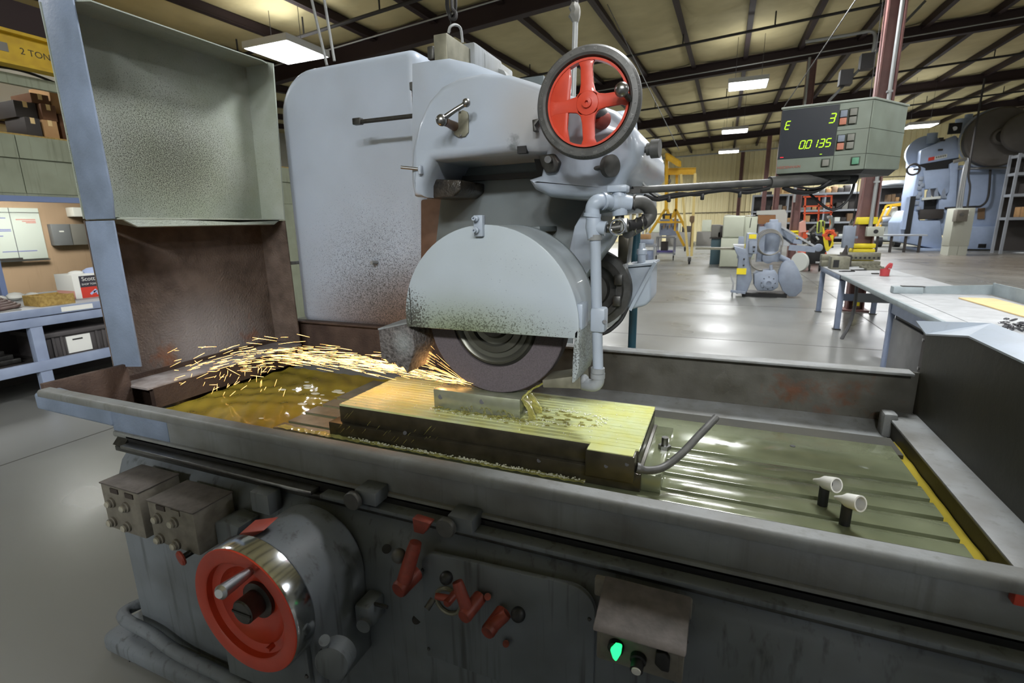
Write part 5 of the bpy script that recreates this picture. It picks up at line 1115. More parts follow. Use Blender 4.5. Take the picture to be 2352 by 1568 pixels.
# --- teal pedestal lathe left of it
o = az(1632, 607, 0); t = thing('bench_lathe', 'small dark lathe on a teal pedestal left of the cream machine', 'lathe', (o.x + .3, o.y + .3, 0))
def lp_(px, py, dy=0): return ay(px, py, o.y + dy)
MB().box(lp_(1630, 600).x, lp_(1654, 600).x, o.y, o.y + .5, 0, .98).build('pedestal', 'teal_dark', t, .01); MB().box(lp_(1626, 600).x, lp_(1660, 600).x, o.y - .05, o.y + .6, .98, 1.02).build('tray', 'goods_dark', t)
MB().box(lp_(1628, 600).x, lp_(1650, 600).x, o.y + .1, o.y + .45, 1.02, 1.5).build('headstock', 'goods_grey', t, .03); MB().cyl(lp_(1654, 535, .25), lp_(1661, 535, .25), .3, n=22).build('chuck_guard', 'goods_dark', t); MB().box(lp_(1645, 600).x, lp_(1662, 600).x, o.y + .1, o.y + .5, 1.02, 1.2).build('carriage', 'goods_dark', t)

# --- brown board and white panel behind
by = 22.5
t = thing('panel_stand', 'brown and white panels standing behind the hydraulic machine', 'panel', (ay(1770, 550, by).x, by, 0))
MB().prism([ay(x, y, by) for x, y in ((1741, 494), (1781, 494), (1781, 516), (1741, 514))], V(0, .03, 0)).build('brown_board', 'board_brown', t)
MB().prism([ay(x, y, by + .1) for x, y in ((1738, 484), (1803, 481), (1808, 492), (1806, 540), (1782, 540), (1782, 493), (1738, 493))], V(0, .04, 0)).build('white_panel', 'white_paint', t)
for px in (1745, 1800): MB().beam(V(ay(px, 520, by + .1).x, by + .15, 0), ay(px, 500, by + .15), .06, .06).build('post', 'rack_grey', t)

# --- orange scissor lift
sy = 21.5; t = thing('scissor_lift', 'orange scissor lift with railed platform near the shelves', 'lift', (ay(1875, 540, sy).x, sy, 0))
def sl(px, py, d=0): return ay(px, py, sy + d)
for d in (0, 1.2):
    for px in (1848, 1880, 1908): MB().beam(sl(px + 2, 452, d), sl(px - 2, 540, d), .05, .05).build('rail_post', 'orange', t)
    for py in (452, 474, 490): MB().beam(sl(1845, py, d), sl(1912, py - 2, d), .05, .05).build('guard_rail', 'orange', t)
MB().prism([sl(*p, -.05) for p in ((1836, 512), (1850, 505), (1852, 532), (1836, 534))], V(0, .4, 0)).build('control_panel', 'pink_faded', t)
MB().box(sl(1845, 530).x, sl(1906, 530).x, sy, sy + 1.2, .95, 1.22).build('platform', 'orange', t)
for s in (-1, 1): MB().beam(sl(1875 - s * 25, 530, .2), V(sl(1875 + s * 22, 575, .2).x, sy + .2, .45), .09, .06).build('scissor_arm', 'goods_dark', t)
MB().box(sl(1848, 530).x, sl(1905, 530).x, sy, sy + 1.2, .15, .45).build('chassis', 'orange', t)
for px in (1852, 1900): wheel_m = MB(); wheel(wheel_m, V(sl(px, 560).x, sy - .05, .16), .16, .12); wheel_m.build('wheel', 'black', t)

# --- black tool cart with vest, yellow cord and orange reel
ky = 18.6; t = thing('tool_cart', 'black tool cart heaped with tools beside the scissor lift', 'cart', (ay(1875, 600, ky).x, ky, 0))
def kc(px, py, d=0): return ay(px, py, ky + d)
xa, xb = kc(1856, 590).x, kc(1886, 590).x
MB().box(xa, xb + .1, ky, ky + .6, .25, .75).build('drawer_body', 'black', t, .02); MB().box(xa - .02, xb + .3, ky - .02, ky + .65, .75, .8).build('top', 'goods_dark', t)
MB().box(xa, xb + .3, ky + .05, ky + .5, .8, 1.35).build('tool_rack', 'goods_dark', t, .03)
for x in (xa + .08, xb): caster(t, x, ky + .08, .1, .26)
rnd = random.Random(9)
for i in range(14):
    c = kc(rnd.uniform(1852, 1882), rnd.uniform(526, 560), rnd.uniform(-.15, 0)); tag(MB().beam(c, c + V(rnd.uniform(-.2, .25), 0, rnd.uniform(-.2, .25)), .04, .05).build('hand_tool', mm := rnd.choice(['goods_grey', 'white_paint', 'goods_brown', 'black']), None), {'goods_grey': 'grey', 'white_paint': 'white', 'goods_brown': 'brown', 'black': 'black'}[mm] + ' hand tool heaped on the black tool cart', 'tool', 'tools heaped on the black cart')
ww = MB(); ww.cyl(V(kc(1835, 600).x, ky, .3), V(kc(1840, 600).x, ky + .06, .3), .3, n=24); ww.build('cart_wheel', 'white_paint', t)
v = thing('safety_vest', 'yellow green safety vest slung over the tool cart', 'vest', kc(1886, 520, -.2)); c = kc(1886, 522, -.2)
MB().prism([kc(*p, -.2) for p in ((1877, 510), (1886, 505), (1896, 508), (1894, 530), (1884, 535), (1876, 536))], V(0, .08, 0)).build('cloth', 'hi_vis', v, .02)
for a_, b_ in (((1882, 508), (1880, 533)), ((1890, 508), (1891, 530))): MB().beam(kc(*a_, -.22), kc(*b_, -.22), .05, .015).build('stripe', 'goods_dark', v)
bl = MB().prism([kc(*p, -.15) for p in ((1872, 532), (1890, 534), (1890, 542), (1874, 540))], V(0, .1, 0)).build('blue_cloth', 'key_blue', v)
r0 = thing('cord_reel', 'orange cord reel trailing loops of yellow extension cord', 'reel', kc(1905, 545, -.3))
oc = kc(1905, 540, -.3)
for k in range(6):
    a = k * 1.047; MB().beam(oc + V(.05 * math.cos(a), 0, .05 * math.sin(a)), oc + V(.19 * math.cos(a), 0, .19 * math.sin(a)), .06, .08).build('reel_arm', 'orange', r0, .01)
MB().torus(oc, V(0, 1, 0), .13, .035, 20, 8).build('reel_ring', 'orange', r0)
for k in range(5): MB().tube(smooth_path([kc(1890 + k, 520 + 3 * k, -.3), kc(1893 + k * 2, 555, -.32), kc(1900 + k, 576 - 2 * k, -.34), kc(1910 + k, 560, -.34), kc(1914 - k * 2, 540, -.32)], 5), .016, 6).build('cord_loop', 'hose_yellow', r0)
MB().tube(smooth_path([kc(1900, 500, -.25), kc(1908, 498, -.25), kc(1912, 512, -.25), kc(1906, 528, -.25)], 5), .05, 8).build('grey_canister', 'alu', r0)

# --- gantry crane, tool cart, bins on the left of the aisle
gy = 22.0; g = thing('gantry_crane', 'yellow steel gantry crane with chain hoist and wheeled legs', 'crane', (ay(1550, 590, gy).x, gy, 0))
def gc(px, py, d=0): return ay(px, py, gy + d)
MB().ibeam(gc(1470, 395), gc(1598, 393), .12, .26, .03).build('beam', 'yellow', g, smooth=0)
MB().prism([gc(*p, -.4) for p in ((1530, 352), (1558, 370), (1558, 383), (1530, 366))], V(.1, .1, 0)).build('jib_plate', 'yellow', g)
MB().beam(gc(1532, 352, -.1), gc(1530, 482, -.1), .12, .12).build('post', 'yellow', g); MB().beam(gc(1555, 400, .2), gc(1553, 480, .2), .1, .1).build('post', 'yellow', g)
for a_, b_ in (((1530, 478), (1492, 535)), ((1532, 480), (1544, 512)), ((1552, 480), (1544, 500)), ((1552, 480), (1575, 525)), ((1554, 530), (1572, 565))): MB().beam(gc(*a_), gc(*b_), .1, .1).build('brace', 'yellow', g)
MB().beam(gc(1512, 510), gc(1575, 510), .08, .08).build('tie', 'yellow', g); MB().beam(gc(1552, 480, .1), gc(1550, 530, .1), .08, .08).build('brace', 'yellow', g)
MB().beam(gc(1564, 400, -.6), gc(1580, 588, -.6), .09, .09).build('slim_leg', 'yellow_pale', g); MB().beam(gc(1597, 398, -.6), gc(1588, 588, -.6), .1, .1).build('slim_leg', 'yellow_pale', g)
for px, py in ((1583, 600), (1573, 571), (1592, 560)):
    c = az(px, py + 6, 0); m_ = MB(); wheel(m_, V(c.x, c.y, .1), .1, .07); m_.build('caster', 'black', g); MB().box(c.x - .06, c.x + .06, c.y - .06, c.y + .06, .1, .26).build('caster_plate', 'iron', g)
MB().tube([gc(1537, 400), gc(1534, 440), gc(1532, 490)], .03, 6).build('chain', 'goods_dark', g); MB().lathe(gc(1537, 412), V(0, 0, -1), [(0, 0), (.07, 0), (.08, .1), (.04, .16), (0, .18)], 12).build('hoist', 'goods_grey', g)
MB().obox(gc(1532, 497), .35, .2, .2).build('winch', 'goods_dark', g, .03); MB().obox(gc(1533, 499, -.12), .18, .06, .14).build('winch_cover', 'yellow', g)
MB().lathe(gc(1590, 495, -.7), V(0, 0, -1), [(0, 0), (.08, .02), (.09, .2), (.02, .3), (.02, 1.2), (0, 1.2)], 10).build('chain_bag', 'goods_brown', g)

t = thing('service_cart', 'grey service cart with pegboard and shelves under the gantry', 'cart', az(1530, 598, 0)); o = az(1530, 598, 0)
def sc_(px, py, d=0): return ay(px, py, o.y + d)
xa, xb = sc_(1505, 590).x, sc_(1548, 590).x
for z in (.28, .95): MB().box(xa, xb, o.y, o.y + .7, z, z + .06).build('shelf', 'rack_grey', t)
MB().box(xa + .02, xb - .02, o.y + .02, o.y + .68, .34, .42).build('blue_tray', 'purple', t)
for x in (xa + .03, xb - .03):
    for y in (o.y + .03, o.y + .67): MB().box(x - .025, x + .025, y - .025, y + .025, .2, 1.0).build('upright', 'rack_grey', t)
    caster(t, x, o.y + .05, .1, .22)
MB().box(xa + .05, xb + .05, o.y + .62, o.y + .68, 1.05, 1.75).build('pegboard', 'panel_grey' if 0 else 'bench_blue', t)
for i in range(9): c = V(xa + .15 + .08 * i, o.y + .6, 1.3 + .05 * (i % 3)); tag(MB().beam(c, c + V(0, 0, .16), .025, .02).build('hung_tool', ['goods_dark', 'yellow', 'goods_brown'][i % 3]), ['dark', 'yellow', 'brown'][i % 3] + ' tool hung on the cart pegboard', 'tool', 'tools hung on the pegboard')
tag(MB().box(xa + .2, xb - .3, o.y + .1, o.y + .5, .421, .8).build('dark_box', 'goods_dark', None, .02), 'dark box on the lower shelf of the service cart', 'box')
t = thing('storage_bench', 'low bench with blue grey bins at the left of the aisle', 'bench', az(1490, 615, 0)); o = az(1488, 615, 0)
def sb_(px, py, d=0): return ay(px, py, o.y + d)
xa, xb = sb_(1470, 600).x, sb_(1503, 600).x
MB().box(xa - .4, xb, o.y, o.y + .6, .78, .84).build('bench_top', 'rack_grey', t)
for x in (xa, xb - .05): MB().box(x, x + .05, o.y, o.y + .05, 0, .78).build('leg', 'rack_grey', t)
bn = thing('blue_bin', 'pale blue bin standing under the low storage bench', 'bin', (xa + .2, o.y + .3, 0)); MB().box(xa + .06, xb - .06, o.y + .06, o.y + .55, 0, .62).build('body', 'bench_blue', bn, .03); MB().box(xa + .18, xa + .28, o.y + .04, o.y + .06, .15, .5).build('bin_label', 'key_blue', bn)
tag(MB().box(xa - .3, xb - .1, o.y + .1, o.y + .5, .841, 1.02).build('parts_tray', 'grey_machine', None, .02), 'grey parts tray on the low storage bench', 'tray'); tag(MB().box(xa - .2, xa + .3, o.y + .15, o.y + .45, 1.021, 1.2).build('wood_crate', 'cardboard', None, .01), 'small tan crate on the grey parts tray', 'crate')

# --- far bench rows and racks along the end wall
rnd = random.Random(21)
def rack(label, x0, x1, y, h, shelves, n, where, bay=None):
    t = thing('storage_rack', label, 'rack', ((x0 + x1) / 2, y, 0))
    nb = bay or max(1, round((x1 - x0) / 2.4))
    for i in range(nb + 1):
        x = x0 + (x1 - x0) * i / nb
        for dy in (0, .8): MB().box(x - .05, x + .05, y + dy - .04, y + dy + .04, 0, h).build('upright', 'rack_grey', t)
    for z in shelves:
        MB().box(x0, x1, y - .05, y + .85, z - .12, z).build('shelf', 'rack_grey', t)
        for k in range(n):
            w = rnd.uniform(.25, .8); x = x0 + .45 + (x1 - x0 - .9) * (k + .5) / n; w = min(w, .9 * (x1 - x0 - .9) / n); hh = rnd.uniform(.15, .55); m_ = rnd.choice(['goods_dark', 'goods_brown', 'goods_grey', 'cardboard', 'goods_dark', 'goods_dark', 'white_paint'])
            if z == shelves[-1] and ('behind' in where or ('long' in where and ay(1770, 460, 40.5).x < x < ay(1822, 460, 40.5).x)): continue
            b = MB().box(x - w / 2, x + w / 2, y + .05, y + .7, z + .002, z + hh).build('stored_goods', m_, None, .02)
            tag(b, {'goods_dark': 'dark', 'goods_brown': 'brown', 'goods_grey': 'grey', 'cardboard': 'tan', 'white_paint': 'white'}[m_] + ' stock item, ' + ('bottom', 'second', 'third', 'top')[shelves.index(z)] + ' shelf of the ' + where, 'stock', 'stock on the ' + where)
    MB().box(x0, x1, y + .86, y + .9, .1, max(shelves)).build('back_sheet', 'goods_dark', t)
    return t
ry = 40.5
rack('long grey steel shelving full of dark stock along the end wall', ay(1725, 520, ry).x, ay(1975, 520, ry).x, ry, 3.4, (.5, 1.5, 2.3, 3.4), 16, 'long shelving by the end wall')
rack('grey shelving partly hidden behind the blue press', ay(2010, 520, ry).x, ay(2095, 520, ry).x, ry, 3.7, (.6, 1.6, 2.7, 3.7), 5, 'shelving behind the press')
t = thing('cardboard_crate', 'big pale cardboard crate on top of the long shelving', 'crate', ay(1800, 467, ry - .1)); c = ay(1795, 466, ry + .2)
MB().box(ay(1779, 460, ry).x, ay(1812, 460, ry).x, ry, ry + .8, 3.452, 4.55).build('box', 'cardboard', t, .02); MB().box(ay(1794, 460, ry).x, ay(1798, 460, ry).x, ry - .02, ry, 3.45, 4.55).build('batten', 'wood_ply', t); MB().box(ay(1779, 460, ry).x, ay(1812, 460, ry).x, ry, ry + .8, 3.405, 3.45).build('pallet', 'wood_ply', t)
t = thing('round_disc', 'large round grey disc lying on top of the far right shelving', 'disc', ay(2050, 442, ry)); c = ay(2048, 441, ry + .3)
MB().lathe(V(c.x, c.y, 3.71), V(0, 0, 1), [(0, 0), (.95, 0), (.95, .08), (.6, .3), (0, .32)], 28).build('disc', 'rack_grey', t)
for k, (px, wd) in enumerate(((1500, 34), (1560, 60), (1625, 50))):
    c = ay(px, 540, 36 + k); t = thing('far_machine', ['grey machine low against the cream wall left of the gantry', 'pale row of small machines seen through the gantry legs', 'grey green machine against the wall right of the gantry'][k], 'machine', (c.x, c.y, 0))
    x0, x1 = ay(px - wd / 2, 540, 36 + k).x, ay(px + wd / 2, 540, 36 + k).x
    MB().box(x0, x1, 36 + k, 37 + k, 0, .95).build('base', 'goods_grey', t, .03); MB().box(x0 + .3, x0 + .9, 36.1 + k, 36.8 + k, .95, 1.75).build('head', 'cream_machine', t, .06); MB().box(x0 + 1, x1 - .1, 36.2 + k, 36.7 + k, .95, 1.35).build('bed', 'goods_dark', t, .05)

# --- white truck-like forklift with yellow cage, low table
fy = 36.2; t = thing('forklift', 'white forklift with yellow overhead guard left of the blue press', 'forklift', (ay(2045, 560, fy).x, fy, 0))
def fk(px, py, d=0): return ay(px, py, fy + d)
MB().box(fk(2008, 540).x, fk(2066, 540).x, fy, fy + 1.6, .35, 1.35).build('body', 'white_paint', t, .12, 3); MB().prism([fk(*p, .1) for p in ((2040, 480), (2062, 474), (2064, 535), (2040, 535))], V(0, 1.2, 0)).build('cab', 'white_paint', t, .04)
for a_, b_ in (((2014, 520), (2036, 472)), ((2022, 522), (2048, 472)), ((2036, 472), (2080, 466)), ((2048, 472), (2080, 470)), ((2080, 466), (2082, 520))): MB().beam(fk(*a_, -.05), fk(*b_, -.05), .1, .1).build('guard_bar', 'yellow', t)
MB().cyl(fk(2024, 507, -.1), fk(2045, 505, -.1), .28, n=18).build('gas_cylinder', 'alu', t)
for px in (2018, 2060): m_ = MB(); wheel(m_, V(fk(px, 560).x, fy + .1, .3), .3, .3); m_.build('wheel', 'black', t)
MB().box(fk(2012, 540).x, fk(2030, 540).x, fy - .03, fy, .9, 1.1).build('tail_lamp', 'black', t)
ly = 30.4; t = thing('low_table', 'low dark steel table standing in front of the blue press', 'table', (ay(2070, 580, ly).x, ly, 0)); x0, x1 = ay(2003, 548, ly).x, ay(2130, 548, ly).x
MB().box(x0, x1, ly, ly + 1.2, .78, .85).build('table_top', 'rack_grey', t)
for i in range(4): MB().box(x0 + .2 + i * (x1 - x0 - .5) / 3, x0 + .3 + i * (x1 - x0 - .5) / 3, ly + .05, ly + .15, 0, .78).build('leg', 'goods_dark', t)

# --- big blue press
py_ = 32.5; P = thing('stamping_press', 'huge pale blue stamping press with dark flywheel at right', 'press', (ay(2230, 580, py_).x, py_, 0))
def pp(px, py, d=0): return ay(px, py, py_ + d)
MB().prism([pp(*p) for p in ((2115, 345), (2195, 310), (2205, 320), (2203, 362), (2112, 378))], V(0, 2.2, 0)).build('crown', 'press_blue', P, .05)
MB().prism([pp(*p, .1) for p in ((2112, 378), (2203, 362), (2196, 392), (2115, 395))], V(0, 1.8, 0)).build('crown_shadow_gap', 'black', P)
MB().prism([pp(*p, -.1) for p in ((2120, 392), (2182, 386), (2180, 440), (2165, 455), (2150, 432), (2125, 435))], V(0, 1.2, 0)).build('slide', 'press_blue', P, .03)
MB().prism([pp(*p, -.05) for p in ((2110, 380), (2126, 386), (2122, 480), (2108, 490), (2092, 505), (2096, 450))], V(0, 1.8, 0)).build('left_upright', 'press_blue', P, .03)
MB().prism([pp(*p, -.05) for p in ((2182, 376), (2202, 366), (2192, 540), (2150, 540), (2158, 455), (2176, 450))], V(0, 1.8, 0)).build('right_upright', 'press_blue', P, .03)
MB().prism([pp(*p, .3) for p in ((2120, 455), (2160, 455), (2155, 500), (2112, 500))], V(0, 1.2, 0)).build('die_opening', 'black', P)
MB().beam(pp(2117, 457, -.1), pp(2160, 453, -.1), .1, .12).build('die_rail', 'white_paint', P); MB().obox(pp(2133, 492, .1), 1.0, .8, .5).build('die_set', 'goods_dark', P, .05)
MB().prism([pp(*p, -.2) for p in ((2068, 510), (2090, 482), (2108, 486), (2112, 505), (2160, 505), (2168, 575), (2066, 555))], V(0, 2.2, 0)).build('bed', 'press_blue', P, .05)
MB().prism([pp(*p, -.6) for p in ((2115, 570), (2190, 572), (2190, 580), (2112, 578))], V(0, 2.4, 0)).build('foot', 'press_blue', P, .03)
MB().prism([pp(*p, .2) for p in ((2190, 380), (2352, 372), (2352, 520), (2196, 520))], V(0, 1.6, 0)).build('rear_housing', 'press_blue', P, .05)
MB().prism([pp(*p, .0) for p in ((2200, 520), (2400, 518), (2400, 575), (2215, 572))], V(0, 2.0, 0)).build('lower_cabinet', 'press_blue', P, .05)
MB().prism([pp(*p, -.02) for p in ((2290, 532), (2336, 532), (2332, 566), (2284, 566))], V(0, .04, 0)).build('cabinet_door', 'grey_machine', P); MB().obox(pp(2320, 550, -.06), .1, .05, .2).build('door_latch', 'steel_dark', P)
MB().prism([pp(*p, -.02) for p in ((2248, 560), (2266, 560), (2264, 569), (2246, 569))], V(0, .04, 0)).build('vent', 'black', P)
fw = MB().lathe(pp(2285, 318, .2), V(0, -1, 0), [(0, 0), (1.28, 0), (1.33, .1), (1.33, .5), (1.26, .58), (.4, .6), (.36, .74), (.26, .78), (.2, .65), (0, .65)], 56).build('flywheel', 'press_dark', P)
MB().lathe(pp(2350, 305, -.6), V(0, -1, 0), [(0, 0), (.8, 0), (.86, .12), (.8, .25), (.45, .35), (0, .4)], 40).build('clutch_drum', 'press_dark', P)
MB().torus(pp(2285, 318, -.1), V(0, 1, 0), 1.35, .05, 56, 6).build('flywheel_rim', 'grey_machine', P)
MB().lathe(pp(2118, 352, 1.0), V(0, -1, 0), [(0, 0), (.75, 0), (.8, .4), (0, .45)], 36).build('counter_wheel', 'press_blue', P)
for px, py, r, h in ((2140, 318, .22, .5), (2210, 288, .3, .6), (2222, 285, .16, .9)): c = pp(px, py, .6); MB().cyl(c - V(0, 0, h / 2), c + V(0, 0, h / 2), r, n=16).build('air_cylinder', 'press_blue', P)
MB().torus(pp(2098, 389, -.1), V(0, 1, 0), .26, .05, 22, 6).build('adjust_wheel', 'goods_dark', P); MB().beam(pp(2098, 389, -.1), pp(2115, 388, -.1), .08, .08).build('wheel_shaft', 'goods_dark', P)
pl = MB().prism([pp(*p, -.03) for p in ((2133, 362), (2176, 353), (2175, 361), (2132, 370))], V(0, .03, 0)).build('name_plate', 'white_paint', P); MB().prism([pp(*p, -.06) for p in ((2133, 362), (2147, 359), (2146, 367), (2132, 370))], V(0, .03, 0)).build('plate_red', 'paper_red', pl)
for i in range(5): MB().prism([pp(2150 + i * 5, 359.5 - i, -.06), pp(2153 + i * 5, 359 - i, -.06), pp(2153 + i * 5, 363 - i, -.06), pp(2150 + i * 5, 363.5 - i, -.06)], V(0, .03, 0)).build('plate_mark', 'goods_grey', pl)
MB().obox(pp(2193, 295, -.05), .5, .1, .5).build('lifting_pad', 'black', P); MB().cyl(pp(2193, 295, -.12), pp(2193, 295, -.08), .1).build('lifting_pin', 'steel', P)
for px, py in ((2162, 318), (2165, 322), (2160, 344)): MB().obox(pp(px, py, -.05), .18, .08, .08).build('step_hook', 'goods_dark', P)
for px, py in ((2116, 410), (2114, 420), (2118, 425), (2112, 432), (2113, 445), (2108, 452), (2106, 466), (2110, 478)): MB().obox(pp(px, py, -.1), .18, .12, .2).build('guide_bolt', 'grey_machine', P, .03)
for k in range(3): MB().prism([pp(2130 + k * 17, 440, -.14), pp(2136 + k * 17, 430, -.14), pp(2140 + k * 17, 455, -.14), pp(2128 + k * 17, 455, -.14)], V(0, .1, 0)).build('slide_rib', 'grey_machine', P)
MB().obox(pp(2090, 495, -.3), .2, .2, 1.9).build('light_curtain', 'black', P); MB().obox(pp(2080, 490, -.3), .15, .2, 1.6).build('curtain_post', 'press_blue', P)
MB().prism([pp(*p, -.02 + .2) for p in ((2246, 478), (2262, 477), (2260, 503), (2244, 503))], V(0, -.05, 0)).build('data_plate', 'goods_brown', P)
MB().cyl(pp(2200, 388, -.3), pp(2330, 385, -.3), .06, n=10).build('cross_pipe', 'alu', P)
MB().tube(smooth_path([pp(2275, 385, -.1), pp(2270, 450, -.1), pp(2255, 472, -.1), pp(2230, 475, -.1), pp(2170, 478, -.1)], 6), .05, 8).build('loop_hose', 'pipe_dark', P)
# beige control cabinet
o = az(2192, 586, 0); t = thing('control_cabinet', 'tall beige control cabinet standing before the blue press', 'cabinet', (o.x, o.y, 0))
def cc_(px, py, d=0): return ay(px, py, o.y + d)
x0, x1, zt = cc_(2180, 560).x, cc_(2226, 560).x, cc_(2195, 478).z
MB().box(x0, x1, o.y, o.y + .9, .4, zt).build('cabinet_body', 'beige', t, .02)
for xx in (x0 + .02, x1 - .35): MB().box(xx, xx + .32, o.y, o.y + .9, 0, .4).build('leg', 'beige', t)
MB().box(x0 - .05, x0 + .35, o.y - .4, o.y, 1.45, 1.95).build('switch_box', 'box_grey', t, .02); MB().cyl(V(x0 + .12, o.y - .42, 1.75), V(x0 + .12, o.y - .39, 1.75), .07).build('switch_dial', 'steel', t)
for dz in (.12, .3): MB().box(x0 + .25, x0 + .5, o.y - .02, o.y, zt - .35 + dz - .1, zt - .27 + dz - .1).build('notice', 'paper', t)
# conduits and hose beside the press
t = thing('press_conduits', 'bright conduits rising from the beige control cabinet', 'conduit', cc_(2215, 480, .35))
for k in range(3): MB().tube(smooth_path([cc_(2198 + k * 5, 478, .35), cc_(2206 + k * 4, 430, .35), cc_(2215 + k * 3, 385, .35), cc_(2222, 366 + k, .35), cc_(2214, 364 + k * 1.5, .35), cc_(2190, 370 + k * 1.5, .35)], 5), .045, 8).build('conduit', 'alu', t)
MB().tube(smooth_path([cc_(2222, 476, .35), cc_(2228, 430, .35), cc_(2225, 395, .35), cc_(2240, 300, .35), cc_(2262, 180, .35)], 6), .04, 8).build('hose', 'pipe_dark', t)
# far right rack beside the press
qy = 29.6; xx0 = ay(2318, 480, qy).x
rack('grey rack of parts at the right edge beside the press', xx0, xx0 + 2.4, qy, 4.3, (1.6, 2.6, 3.5, 4.25), 6, 'rack at the right edge', bay=1)

# hanging cord coil near taped column
t = thing('hanging_cord', 'grey cord coil hanging beside the taped brown column', 'cord', ay(1958, 520, 11.2))
for k in range(4): MB().tube(smooth_path([ay(1956 + k, 503, 11.2), ay(1950 + k, 520, 11.2), ay(1948 + 2 * k, 540, 11.2), ay(1954 + k, 546, 11.2), ay(1958, 528, 11.2), ay(1960, 508, 11.2)], 5), .012, 6).build('coil', 'goods_grey', t)
MB().cyl(ay(1953, 545, 11.2), ay(1949, 588, 11.2), .016, n=6).build('plug_tail', 'pipe_dark', t); MB().cyl(ay(1960, 505, 11.2), drop_to(ay(1960, 505, 11.2)), .006, n=6).build('hanger_wire', 'pipe_dark', t)

# ================================================================== left side: bench, window, crane, stored boxes
wxp = -7.1
LB = thing('wooden_bench', 'pale blue wooden bench with open shelves at the left', 'bench', (-6.5, 3.2, 0))
bx0, bx1, by0, by1 = -7.0, -5.95, .8, 4.2
MB().box(bx0, bx1, by0, by1, .86, .90).build('bench_top', 'bench_top', LB, .004)
MB().box(bx1 - .03, bx1 + .012, by0, by1, .825, .898).build('front_fascia', 'bench_blue', LB, .004)
MB().box(bx1 - .03, bx1, by0, by1, .73, .815).build('front_rail', 'bench_blue', LB, .004)
MB().box(bx1 - .03, bx1 + .005, by0, by1, .30, .40).build('shelf_rail', 'bench_blue', LB, .004)
MB().box(bx0, bx1 - .03, by0, by1, .34, .37).build('shelf', 'goods_dark', LB)
for y in (2.52, 3.92, 1.1): MB().box(bx1 - .09, bx1 - .01, y, y + .095, 0, .86).build('post', 'bench_blue', LB, .004)
MB().box(bx0, bx0 + .03, by0, by1, 0, .86).build('back_sheet', 'goods_dark', LB)
MB().box(bx1 + .011, bx1 + .014, 2.78, 3.05, .838, .884).build('paper_strip', 'paper', LB)
# shelf goods
t = thing('plastic_crate', 'dark grey plastic crate with white label under the bench', 'crate', (-6.3, 3.1, .37))
MB().box(-6.6, -6.06, 2.66, 3.2, .371, .60).build('body', 'crate_grey', t, .01); MB().box(-6.63, -6.03, 2.63, 3.23, .59, .635).build('rim', 'crate_grey', t, .008)
for y in (2.7, 2.77, 3.08, 3.14): MB().box(-6.065, -6.045, y, y + .02, .39, .59).build('rib', 'crate_grey', t)
lb = MB().box(-6.06, -6.05, 2.82, 3.03, .40, .57).build('label_card', 'paper', t); MB().box(-6.05, -6.048, 2.87, 2.96, .525, .54).build('label_mark', 'print_black', lb)
tag(MB().box(-6.4, -6.1, 3.27, 3.42, .371, .56).build('wood_block', 'osb', None, .01), 'squared wooden block beside the plastic crate', 'block')
for i in range(5): MB().obox(V(-6.3 + .03 * i, 2.25 - .06 * i, .40 + .045 * i), .2, .5, .044, .15 * i).build('steel_offcut', 'steel_dark', None, .005)['kind'] = 'thing'
for o_, w_ in zip([o for o in bpy.data.objects if o.name.startswith('steel_offcut')], ('bottom', 'second', 'middle', 'fourth', 'top')): tag(o_, w_ + ' dark steel offcut of the stack under the left bench', 'offcut', 'steel offcuts on the bench shelf')
t = thing('tool_case', 'dark tool case at the left end of the bench shelf', 'case', (-6.4, 1.7, .37)); MB().box(-6.7, -6.2, 1.2, 1.7, .371, .62).build('body', 'goods_dark', t, .02); MB().box(-6.2, -6.18, 1.4, 1.5, .5, .54).build('latch', 'steel', t)
# bench top goods
t = thing('wooden_tray', 'small open wooden tray on the left bench', 'tray', (-6.15, 2.9, .9)); c = V(-6.15, 2.92, 0)
a, b = 2.66, 2.95
MB().box(-6.3, -6.02, a, b, .901, .912).build('bottom', 'osb', t)
for x0, x1, y0, y1, h in ((-6.035, -6.02, a, b, 1.0), (-6.3, -6.285, a, b, 1.0), (-6.285, -6.035, a, a + .015, 1.0), (-6.285, -6.035, b - .015, b, .99)): MB().box(x0, x1, y0, y1, .912, h).build('side', 'osb', t)
t = thing('towel_box', 'red, white and black box of shop towels on the bench', 'box', (-6.35, 3.6, .9)); bx, by = -6.3, 3.10
MB().box(-6.62, bx, by, 3.52, .901, 1.16).build('carton', 'paper', t, .004)
MB().box(bx, bx + .002, by + .06, 3.52, 1.02, 1.14).build('black_print', 'paper_dark', t); MB().box(bx, bx + .002, by + .06, 3.52, .905, 1.02).build('red_print', 'paper_red', t)
MB().box(-6.62, bx, by - .002, by, .905, .99).build('side_print', 'pink_faded', t)
lettering('brand_lettering', 'Scott', .06, 'paper', t, V(bx + .003, by + .145, 1.105), V(0, 1, 0), V(0, 0, 1)); lettering('product_lettering', 'SHOP TOWELS', .027, 'paper', t, V(bx + .003, by + .165, 1.05), V(0, 1, 0), V(0, 0, 1))
for k in range(5): MB().beam(V(bx + .003, by + .14 + .03 * k, .94 + .02 * (k % 2)), V(bx + .003, by + .2 + .03 * k, .985 - .015 * (k % 3)), .004, .022).build('print_figure', 'towel_blue', t)
MB().ball(V(-6.42, 3.38, 1.17), .1, 10, (1, 1.1, .5)).build('blue_towel', 'towel_blue', t); MB().ball(V(-6.45, 3.22, 1.165), .07, 10, (1, 1, .4)).build('white_towel', 'paper', t)
t = thing('coiled_hose', 'coil of dark brown hose lying on the left bench', 'hose', (-6.3, 2.15, .9))
